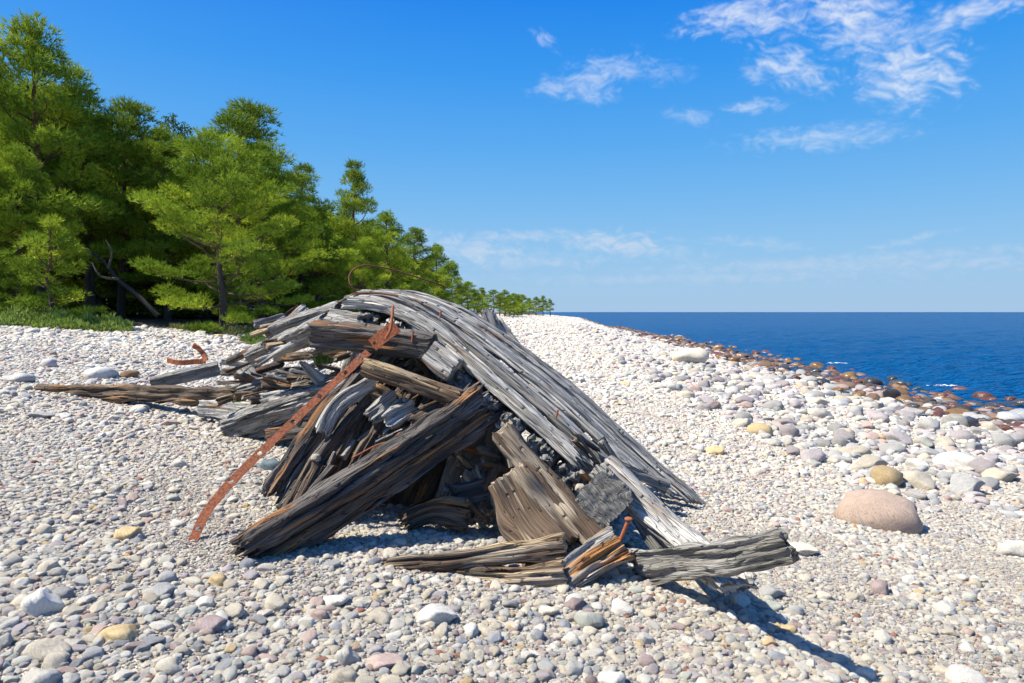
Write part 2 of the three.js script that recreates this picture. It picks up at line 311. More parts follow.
const stoneAt = (name, px, py, wpx, hpx, colour, label, category, o = {}) => { const p = onGround(px, py + hpx * 0.32), k = -p.z / FOCAL; return stone(name, p, wpx * k, hpx * k * 1.05, colour, label, category, o.group, { turn: (sr() - 0.5) * 0.6, ...o }); };
for (const [px, py, w, h, c, label, o] of [
  [43, 601, 40, 32, 'white', 'large angular pale grey stone at the lower left', { shape: 3 }],
  [48, 647, 42, 24, 'cream', 'long cream cobble below the large angular pale stone'],
  [40, 677, 38, 22, 'white', 'round off-white cobble at the bottom left corner of the shingle'],
  [118, 634, 40, 19, 'ochre', 'elongated yellowish cobble in the lower left shingle'],
  [163, 590, 28, 18, 'grey', 'smooth oval grey cobble below the foot of the rusty strap'],
  [211, 623, 32, 19, 'mauve', 'mauve egg-shaped cobble in the lower left shingle'],
  [128, 533, 26, 17, 'ochre', 'rounded tan stone left of the rusty strap'],
  [437, 612, 42, 30, 'white', 'big pale flat-faced stone in front of the fallen brown log'],
  [590, 618, 30, 24, 'green', 'pale greenish stone in front of the split grey timber chunk'],
  [383, 661, 42, 18, 'pink', 'flat tan-pink stone at the bottom edge of the shingle'],
  [347, 655, 28, 22, 'white', 'round white cobble above the bottom edge of the shingle'],
  [347, 675, 28, 18, 'cream', 'blocky cream cobble at the bottom edge of the shingle'],
  [381, 616, 24, 18, 'cream', 'rounded cream cobble left of the big pale flat-faced stone'],
  [336, 599, 28, 15, 'white', 'low white cobble under the foot of the long dark timber'],
  [319, 614, 22, 12, 'pink', 'pinkish red cobble in the foreground shingle'],
  [375, 561, 14, 11, 'blue', 'small blue-grey cobble beside the tip of the fallen brown log'],
  [545, 675, 24, 14, 'lavender', 'lavender cobble at the bottom edge under the fallen log'],
  [612, 677, 30, 16, 'white', 'pale cobble at the bottom edge right of centre'],
  [271, 466, 28, 17, 'teal', 'dark teal-grey oval stone between strap and timbers', { shape: 2 }],
  [690, 357, 34, 22, 'cream', 'large beige boulder standing near the waterline', { shape: 1, sink: 0.2 }],
  [878, 508, 84, 46, 'granite', 'broad speckled pink granite boulder on the right of the beach', { shape: 9, sink: 0.44, map: graniteMap, deep: 0.8 }],
  [760, 430, 26, 15, 'ochre', 'flat ochre stone on the pale shingle right of the hull'],
  [716, 450, 20, 11, 'ochre', 'small ochre stone near the foot of the hull planks'],
  [800, 548, 36, 17, 'cream', 'low yellowish cream stone behind the grey board end'],
  [772, 590, 28, 20, 'grey', 'blocky grey stone right of the board shadow'],
  [966, 677, 40, 18, 'white', 'smooth white stone at the bottom right of the shingle'],
  [1014, 547, 30, 26, 'white', 'rounded white stone at the right edge of the beach'],
  [957, 461, 42, 22, 'white', 'flat whitish stone above the pink granite boulder'],
  [18, 377, 34, 14, 'grey', 'low grey stone at the left edge of the upper beach'],
  [100, 372, 34, 16, 'grey', 'rounded grey-beige stone above the long driftwood log'],
  [130, 374, 18, 11, 'brown', 'dark reddish stone above the long driftwood log'],
  [49, 363, 16, 10, 'lavender', 'small lavender stone on the upper beach'],
  [140, 408, 18, 9, 'cream', 'tan stone against the front of the long driftwood log'],
  [38, 414, 28, 10, 'grey', 'low grey stone in front of the long driftwood log'],
  [180, 463, 20, 12, 'white', 'white stone left of the rusty strap middle'],
  [150, 640, 0, 0, '', ''],
]) if (w) stoneAt(w > 60 ? 'boulder' : 'beach_stone', px, py, w, h, c, label, 'stone', o);
// foreground cobbles
{
  const kept = [], r = rng(31), words = { cream: 'cream', white: 'off-white', grey: 'grey', lavender: 'lavender', mauve: 'mauve', ochre: 'ochre', pink: 'pinkish', green: 'greenish', blue: 'blue-grey' };
  for (let i = 0; i < 2500 && kept.length < 230; i++) {
    const px = r() * 1024, py = 560 + 130 * Math.sqrt(r()); if (px > 620 && r() < 0.75) continue; if (py < 600 && px > 230 && px < 800) continue;
    const w = 13 + 15 * r() * r(); if (kept.some(([a, b, c]) => Math.hypot(a - px, (b - py) * 1.6) < (c + w) * 0.55)) continue;
    kept.push([px, py, w]);
    const c = pick([['cream', 36], ['white', 36], ['grey', 11], ['lavender', 6], ['mauve', 5], ['ochre', 3], ['pink', 4], ['green', 5], ['blue', 4]], r());
    stoneAt('cobble', px, py, w, w * (0.5 + 0.25 * r()), c, (w > 19 ? 'large ' : '') + words[c] + ' cobble bedded in the shingle ' + (px < 240 ? 'at the bottom left' : px < 620 ? 'in front of the wreck' : 'at the bottom right'), 'stone', { group: (w > 19 ? 'large ' : '') + words[c] + ' cobbles ' + (px < 240 ? 'at the bottom left' : px < 620 ? 'in front of the wreck' : 'at the bottom right'), turn: r() * 6.28 });
  }
}
// boulders of the lower beach towards the water, and wet rocks in the shallows
{
  const r = rng(47), kept = [], words = { cream: 'cream', white: 'whitish', grey: 'grey', lavender: 'lavender grey', pink: 'pale pink', ochre: 'ochre', green: 'greenish grey' };
  for (let i = 0; i < 12000 && kept.length < 290; i++) {
    const D = 7.5 + 26 * Math.pow(r(), 1.6), t = 0.1 + 7.5 * r(), x = piece(SHORE, D) - t; if (Math.abs(x) > 0.78 * D + 0.5) continue;
    const s = (0.24 + 0.36 * r()) * (1 - 0.03 * t), p = V(x, 0, -D); if (kept.some(([q, z]) => q.distanceTo(p) < (z + s) * 0.42)) continue;
    kept.push([p.clone(), s]); p.y = ground(x, -D);
    const c = pick(SHOREMIX, r());
    const zone = D < 11 ? 'near the right edge of the beach' : D < 15 ? 'between the pink granite boulder and the water' : D < 22 ? 'in the stony band above the wet rocks' : 'on the lower beach by the beige boulder', size = s > 0.42 ? 'large ' : '';
    stone('shore_boulder', p, s, s * (0.5 + 0.2 * r()), c, size + words[c] + ' rounded stone ' + zone, 'stone', size + words[c] + ' stones ' + zone, { sink: 0.3, k: 0.72 });
  }
  const wet = []; const wetWords = { rustwet: 'wet reddish brown rock in the shallow water', ochrewet: 'wet ochre rock in the shallow water', brown: 'damp brown rock at the edge of the water', dark: 'dark wet rock at the edge of the water', grey: 'pale grey rock at the edge of the water' };
  for (let i = 0; i < 16000 && wet.length < 290; i++) {
    const D = 11 + 65 * Math.pow(r(), 2.4), t = 1.2 - 4.8 * Math.pow(r(), 2.2), x = piece(SHORE, D) - t; if (x > 0.78 * D + 0.5) continue;
    const s = (0.30 + 0.50 * r() * r()) * (1 + D / 150), p = V(x, 0, -D); if (wet.some(([q, z]) => q.distanceTo(p) < (z + s) * 0.42)) continue;
    wet.push([p.clone(), s]); const h = s * (0.45 + 0.2 * r()); p.y = Math.max(ground(x, -D), SEA - h * 0.33);
    const c = pick([['rustwet', 24], ['ochrewet', 16], ['brown', 26], ['dark', 26], ['grey', 8]], r());
    const zone = D < 19 ? ' off the right edge' : D < 32 ? ' in the mid shore' : ' far along the shore', size = s > 0.5 ? 'large ' : '';
    stone('wet_rock', p, s, h, c, size + wetWords[c] + zone, 'rock', size + wetWords[c].replace('rock', 'rocks') + zone, { wet: true, sink: 0.3 });
  }
}

// small breaking wavelets beside the outer rocks
{
  const r = rng(66), foamMat = new THREE.MeshStandardMaterial({ color: new THREE.Color().setRGB(0.8, 0.82, 0.84), roughness: 0.9 }), blob = stoneGeo(55, 1, 0.6, 0);
  for (const [px, py, w, label] of [[836, 364, 22, 'white foam beside the wet rocks in front of the open water'], [945, 387, 26, 'white foam on a small wave off the right shore']]) {
    const D = (EYE - SEA) * FOCAL / (py - 312), parts = []; for (let i = 0; i < 34; i++) { const g = blob.clone(), k = 0.008 + 0.02 * r(); g.scale(k * 2.2, k * 0.7, k); const u = (r() + r() - 1); g.translate(u * w * D / FOCAL / 1.6, 0.03 + 0.05 * r() * (1 - Math.abs(u)), (r() - 0.5) * 0.35); parts.push(g); }
    const m = mesh('sea_foam', mergeGeometries(parts), foamMat), p = at(px, py, D); m.position.set(p.x, SEA, p.z); tag(m, label, 'foam', undefined, 'stuff');
  }
}
// ---------------------------------------------------------------- timber
const WOODS_PAL = {
  silver: { base: [0.53, 0.51, 0.48], alt: [0.33, 0.315, 0.295], patch: [0.30, 0.18, 0.10], pt: 0.74 },
  grey: { base: [0.33, 0.325, 0.315], alt: [0.20, 0.19, 0.18], patch: [0.26, 0.16, 0.08], pt: 0.80 },
  board: { base: [0.29, 0.28, 0.265], alt: [0.19, 0.185, 0.17], patch: [0.22, 0.19, 0.14], pt: 0.75 },
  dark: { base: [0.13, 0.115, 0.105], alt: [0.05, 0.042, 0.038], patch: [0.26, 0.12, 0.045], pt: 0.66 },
  brown: { base: [0.16, 0.115, 0.08], alt: [0.075, 0.055, 0.042], patch: [0.30, 0.16, 0.06], pt: 0.66 },
  ochre: { base: [0.48, 0.35, 0.20], alt: [0.31, 0.25, 0.19], patch: [0.11, 0.07, 0.045], pt: 0.45 },
  stump: { base: [0.40, 0.33, 0.25], alt: [0.26, 0.21, 0.165], patch: [0.13, 0.085, 0.055], pt: 0.42 },
  rot: { base: [0.36, 0.34, 0.315], alt: [0.22, 0.19, 0.16], patch: [0.38, 0.17, 0.05], pt: 0.50 },
};
function timberGeo(o) {
  const { pts, w, h, side, seed = 1, pal = 'grey', groove = 0.010, cracks = 5, crackDepth = 0.022, jag = [0.04, 0.04], taper = [1, 1], round = 0.10, step = 0.03, res = 0.0125, wob = 0.012, twist = 0, knot = 0 } = o;
  const curve = pts.length > 2 ? new THREE.CatmullRomCurve3(pts, false, 'centripetal') : new THREE.LineCurve3(pts[0], pts[1]);
  const L = curve.getLength(), m = clamp(Math.ceil(L / step), 6, 130), per = 2 * (w + h), n = clamp(Math.round(per / res), 14, 100), r = rng(seed * 13 + 1), S0 = seed * 17.31, P = WOODS_PAL[pal];
  const cr = []; for (let i = 0; i < cracks; i++) { const c = r(), l = 0.15 + 0.5 * r(); cr.push([r() * per, c - l, c + l, crackDepth * (0.4 + 0.8 * r()), 0.010 + 0.010 * r()]); }
  const pos = [], uv = [], col = [], idx = [], T = V(0, 0, 0), S = V(0, 0, 0), N = V(0, 0, 0), c = V(0, 0, 0), q = V(0, 0, 0);
  const rect = (d) => { d = ((d % per) + per) % per; if (d < w) return [d - w / 2, h / 2]; d -= w; if (d < h) return [w / 2, h / 2 - d]; d -= h; if (d < w) return [w / 2 - d, -h / 2]; d -= w; return [-w / 2, d - h / 2]; };
  const wrapN = (f, d, a, b) => { const k = d / per, x = n2(d * f + S0, a), y = k > 0.85 ? n2((d - per) * f + S0, a) : 0; return k > 0.85 ? lerp(x, y, (k - 0.85) / 0.15) : x; };
  function colour(d, s) {
    const k = sstep(-0.35, 0.5, wrapN(9, d, s * 0.9 + S0) + 0.5 * wrapN(28, d, s * 1.6)), pp = 0.5 + 0.5 * (0.7 * wrapN(5, d, s * 1.1 + 40 + S0) + 0.5 * wrapN(24, d, s * 1.4 + 9));
    const a = sstep(P.pt, P.pt + 0.16, pp), v = 1.22 * (1 + 0.10 * n2b(s * 6 + S0, d * 20));
    return [0, 1, 2].map((i) => lerp(lerp(P.base[i], P.alt[i], k), P.patch[i], a) * v);
  }
  function frame(s) {
    const t = clamp(s / L, 0, 1); curve.getPointAt(t, c); curve.getTangentAt(t, T); const over = s - t * L; c.addScaledVector(T, over);
    S.copy(side).addScaledVector(T, -side.dot(T)).normalize(); N.crossVectors(S, T).normalize();
    if (twist) { const a = twist * (t - 0.5), cs = Math.cos(a), sn = Math.sin(a); q.copy(S); S.multiplyScalar(cs).addScaledVector(N, sn); N.multiplyScalar(cs).addScaledVector(q, -sn); }
    return t;
  }
  const ringPoint = (d, s, rough = 1) => {
    const t = frame(s), k = lerp(taper[0], taper[1], t); let [x, y] = rect(d);
    const ex = Math.abs(x) / (w / 2), ey = Math.abs(y) / (h / 2), corner = Math.pow(ex, 5) * Math.pow(ey, 5);
    let nx = Math.sign(x) * Math.pow(ex, 8), ny = Math.sign(y) * Math.pow(ey, 8); const nl = Math.hypot(nx, ny) || 1; nx /= nl; ny /= nl;
    x *= 1 - round * corner; y *= 1 - round * corner;
    const rid = (f, a) => Math.pow(1 - Math.abs(wrapN(f, d, a)), 5);
    let disp = groove * (0.6 * wrapN(30, d, s * 1.2 + S0) - 1.1 * rid(17, s * 0.8 + S0) - 0.7 * rid(36, s * 1.5 + 5 + S0) + 0.5) + wob * n2b(s * 2.2 + S0, d * 3) + knot * n3(s * 7 + S0, x * 9, y * 9);
    for (const [cd, a, b, dep, cw] of cr) { if (s / L < a || s / L > b) continue; let dd = d - cd - 0.018 * n2(s * 1.7, cd * 40 + S0); dd = ((dd + per * 1.5) % per) - per / 2; const v = 1 - Math.abs(dd) / cw; if (v > 0) disp -= dep * v * Math.min(1, (s / L - a) * 6, (b - s / L) * 6); }
    const lim = 0.38 * Math.min(w, h); disp = clamp(disp, -lim, lim) * rough;
    return V(0, 0, 0).copy(c).addScaledVector(S, (x + nx * disp) * k).addScaledVector(N, (y + ny * disp) * k);
  };
  const end0 = [], end1 = [];
  for (let j = 0; j <= n; j++) { const d = per * (j % n) / n; const f = (z) => clamp(0.5 + 0.5 * wrapN(16, d, z + S0) + 0.35 * wrapN(50, d, z * 2 + S0), 0, 1.2); end0.push(jag[0] * f(3)); end1.push(jag[1] * f(8)); }
  for (let i = 0; i <= m; i++) for (let j = 0; j <= n; j++) {
    const d = per * (j % n) / n, s = lerp(end0[j], L - end1[j], i / m), p = ringPoint(d, s);
    pos.push(p.x, p.y, p.z); uv.push(s / 1.3 + S0 * 0.37, per * j / n / 0.42 + S0 * 0.11); col.push(...colour(d, s));
  }
  for (let i = 0; i < m; i++) for (let j = 0; j < n; j++) { const a = i * (n + 1) + j, b = a + n + 1; idx.push(a, a + 1, b, a + 1, b + 1, b); }
  // ends: broken fibres of unequal length
  for (const e of [0, 1]) {
    const rings = Math.min(w, h) > 0.12 ? 8 : 3, start = pos.length / 3, J = e ? end1 : end0, sign = e ? 1 : -1;
    let mean = 0; for (let j = 0; j < n; j++) mean += J[j] / n;
    for (let k = 0; k <= rings; k++) for (let j = 0; j <= n; j++) {
      const d = per * (j % n) / n, g = 1 - k / rings, inset = k ? mean : J[j], s0 = e ? L - inset : inset, p = ringPoint(d, s0, g * g); frame(s0);
      const off = k ? sign * jag[e] * 0.5 * n3(rect(d)[0] * g * 14 + S0, rect(d)[1] * g * 14, e * 9) : 0;
      p.lerp(c, 1 - g); p.addScaledVector(T, off * (k === rings ? 0.3 : 1));
      pos.push(p.x, p.y, p.z); const [rx, ry] = rect(d); uv.push(rx * g * 2.2 + S0, ry * g * 2.2 + S0 * 0.3); const ring = 0.5 + 0.5 * Math.sin(Math.hypot(rx * g, ry * g) * 110 + 5 * n2(rx * g * 10, ry * g * 10 + S0)), grain = 0.9 + 0.10 * ring + 0.25 * n2b(rx * g * 22 + S0, ry * g * 22); col.push(...P.alt.map((q2, i2) => lerp(q2, P.base[i2], 0.45) * grain * 1.1));
    }
    for (let k = 0; k < rings; k++) for (let j = 0; j < n; j++) { const a = start + k * (n + 1) + j, b = a + n + 1; if (e) idx.push(a, a + 1, b, a + 1, b + 1, b); else idx.push(a, b, a + 1, a + 1, b, b + 1); }
  }
  const g = new THREE.BufferGeometry();
  g.setAttribute('position', new THREE.Float32BufferAttribute(pos, 3)); g.setAttribute('uv', new THREE.Float32BufferAttribute(uv, 2)); g.setAttribute('color', new THREE.Float32BufferAttribute(col, 3));
  g.setIndex(idx); g.computeVertexNormals();
  const nn = g.attributes.normal;
  for (let i = 0; i <= m; i++) { const a = i * (n + 1), b = a + n; q.set(nn.getX(a) + nn.getX(b), nn.getY(a) + nn.getY(b), nn.getZ(a) + nn.getZ(b)).normalize(); nn.setXYZ(a, q.x, q.y, q.z); nn.setXYZ(b, q.x, q.y, q.z); }
  // the seam side must face outwards: check the first quad against the axis
  return g;
}
let timberSeed = 1;
// pixel ends with their distance ahead, the face seen (px), its depth as a share of that
function timber(name, ends, px, ratio, pal, label, o = {}, parent) {
  const pts = ends.map((e) => at(...e)), mid = pts[Math.floor(pts.length / 2)], T = pts[pts.length - 1].clone().sub(pts[0]).normalize();
  const view = mid.clone().sub(V(0, EYE, 0)).normalize(), side = o.side ?? T.clone().cross(view).normalize(), w = px * -((pts[0].z + pts[pts.length - 1].z) / 2) / FOCAL;
  if (o.roll) side.applyAxisAngle(T, o.roll);
  const g = timberGeo({ pts, w, h: w * ratio, side, seed: o.seed ?? timberSeed++, pal, ...o });
  const m = mesh(name, g, wood, parent);
  if (label) tag(m, label, parent ? undefined : 'timber', o.group);
  return m;
}

// a timber that has weathered into strips lying side by side
function splitTimber(name, ends, px, ratio, pal, label, o = {}) {
  const g = base(name), k = o.strips ?? 3, a = ends[0], b = ends[ends.length - 1], l = Math.hypot(b[0] - a[0], b[1] - a[1]), nx = -(b[1] - a[1]) / l, ny = (b[0] - a[0]) / l, r = rng((timberSeed + 5) * 7);
  const pals = [].concat(pal); tag(g, label, 'timber');
  let at0 = -px / 2;
  for (let i = 0; i < k; i++) {
    const wpx = px / k * (0.75 + 0.5 * r()), mid = at0 + wpx / 2; at0 += px / k; const e0 = (r() - 0.3) * 0.10, e1 = (r() - 0.5) * 0.12, dd = (r() - 0.5) * 0.10;
    const pts = ends.map((e, j) => { const f = j / (ends.length - 1), sl = (1 - f) * e0 - f * e1; return [e[0] + nx * mid + (b[0] - a[0]) * sl + (r() - 0.5) * 2, e[1] + ny * mid + (b[1] - a[1]) * sl + (r() - 0.5) * 2, e[2] + dd + (o.fan ?? 0) * mid / px + (b[2] - a[2]) * sl]; });
    timber('strip', pts, wpx * 1.08, ratio * (0.8 + 0.5 * r()), pals[i % pals.length], null, { groove: 0.02, cracks: 5, crackDepth: 0.035, jag: [0.14, 0.14], wob: 0.014, ...o, roll: (o.roll ?? 0) + (r() - 0.5) * 0.7, twist: (r() - 0.5) * 0.5 }, g);
  }
  return g;
}
// hull side: nine long planks over ribs
const hull = base('ship_hull_side', V(0, 0, 0)); tag(hull, 'broken side of a wooden ship, silvery planks sloping from top left to the shingle', 'wreck');
{
  const E = [[340, 303, 5.5], [385, 306, 5.38], [432, 332, 5.2], [482, 377, 5.0], [540, 428, 4.8], [592, 478, 4.62], [660, 540, 4.4]].map((e) => at(...e));
  const Fr = [[372, 291, 6.7], [410, 293, 6.7], [460, 307, 6.65], [525, 348, 6.55], [583, 392, 6.45], [640, 445, 6.35], [712, 505, 6.2]].map((e) => at(...e));
  const ce = new THREE.CatmullRomCurve3(E), cf = new THREE.CatmullRomCurve3(Fr), N = 12, r = rng(3);
  const at2 = (s, v) => ce.getPoint(s).lerp(cf.getPoint(s), v);
  for (let k = 0; k < N; k++) {
    const v = (k + 0.5) / N, end = [0.80, 0.82, 0.88, 0.84, 0.86, 0.90, 0.92, 0.95, 0.94, 0.99, 1.0, 0.97][k], st = [0.0, 0.02, 0.05, 0.0, 0.04, 0.0, 0.06, 0.02, 0.05, 0.03, 0.08, 0.1][k], pts = [], lift = (k === 0 ? 0 : (r() - 0.5) * 0.075);
    for (let i = 0; i <= 8; i++) { const s = lerp(st, end, i / 8), p = at2(s, v + 0.004 * (r() - 0.5)); p.y += lift + 0.004 * (r() - 0.5); pts.push(p); }
    const side = cf.getPoint(0.5).sub(ce.getPoint(0.5)).normalize(), wid = cf.getPoint(0.5).distanceTo(ce.getPoint(0.5)) / N * (0.80 + 0.16 * r());
    mesh('plank', timberGeo({ pts, w: wid, h: k === 0 ? 0.11 : 0.055 + 0.03 * r(), side, seed: 200 + k, pal: k % 4 === 2 ? 'grey' : 'silver', jag: [0.10, 0.22], groove: 0.012, cracks: 6, crackDepth: 0.03, wob: 0.006, taper: [0.92, k > 6 ? 0.75 : 0.9], round: 0.12, twist: (r() - 0.5) * 0.25, res: 0.011 }), wood, hull);
  }
  // inner lining under the near planks and the ribs
  const ribs = [[0.10, 0.15, 0.12], [0.22, 0.15, 0.14], [0.335, 0.17, 0.15], [0.47, 0.16, 0.15], [0.545, 0.15, 0.16], [0.61, 0.16, 0.17], [0.70, 0.27, 0.21], [0.79, 0.17, 0.16]];
  ribs.forEach(([s, w, h], i) => {
    const a = at2(s, -0.02 - 0.06 * r()), b = at2(s + (r() - 0.5) * 0.03, 0.92), along = ce.getTangent(s), down = along.clone().cross(b.clone().sub(a)).normalize(); if (down.y > 0) down.negate();
    a.addScaledVector(down, h * 0.5 + 0.075); b.addScaledVector(down, h * 0.5 + 0.07);
    mesh('rib', timberGeo({ pts: [a, b], w, h, side: along, seed: 240 + i, pal: ['grey', 'silver', 'silver', 'grey', 'grey', 'grey', 'board', 'board'][i], jag: [0.10, 0.05], groove: 0.018, cracks: 5, knot: i === 3 ? 0.016 : 0.008, round: 0.18 }), wood, hull);
  });
  [[0.15, 0.55, 0.25], [0.35, 0.78, 0.5], [0.1, 0.6, 0.75]].forEach(([a, b, v], i) => {
    const pts = []; for (let k = 0; k <= 5; k++) { const p = at2(lerp(a, b, k / 5), v); p.y -= 0.30; p.x -= 0.12; pts.push(p); }
    mesh('inner_plank', timberGeo({ pts, w: 0.26, h: 0.05, side: V(0, 0, -1), seed: 260 + i, pal: 'grey', jag: [0.1, 0.15] }), wood, hull);
  });
  // short splintered boards that stand up beyond the far edge
  timber('splinter', [[474, 340, 6.7], [470, 309, 6.75]], 14, 0.35, 'silver', null, { jag: [0, 0.10] }, hull);
  timber('splinter', [[500, 345, 6.7], [486, 307, 6.75]], 13, 0.35, 'grey', null, { jag: [0, 0.12] }, hull);
  timber('splinter', [[520, 350, 6.7], [497, 318, 6.75]], 9, 0.35, 'silver', null, { jag: [0, 0.1] }, hull);
  // square butt of a rib at the low end and the pale block on the beam
  timber('rib_butt', [[603, 500, 4.42], [607, 492, 4.9]], 40, 1.15, 'board', 'square dark grey rib end', { side: V(0.62, -0.62, 0.2), jag: [0.012, 0.02], cracks: 6, round: 0.1, groove: 0.012 }, hull);
  timber('block', [[430, 352, 5.06], [456, 372, 5.0]], 25, 0.9, 'silver', 'pale squared block', { jag: [0.01, 0.02], round: 0.08 }, hull);
  for (const [x, y, d, x2, y2, d2] of [[440, 318, 5.15, 441, 311, 5.15], [412, 342, 5.05, 413, 331, 5.05], [556, 418, 4.7, 558, 410, 4.7]]) mesh('bolt', new THREE.TubeGeometry(new THREE.LineCurve3(at(x, y, d), at(x2, y2, d2)), 3, 0.008, 7), rust, hull);
}
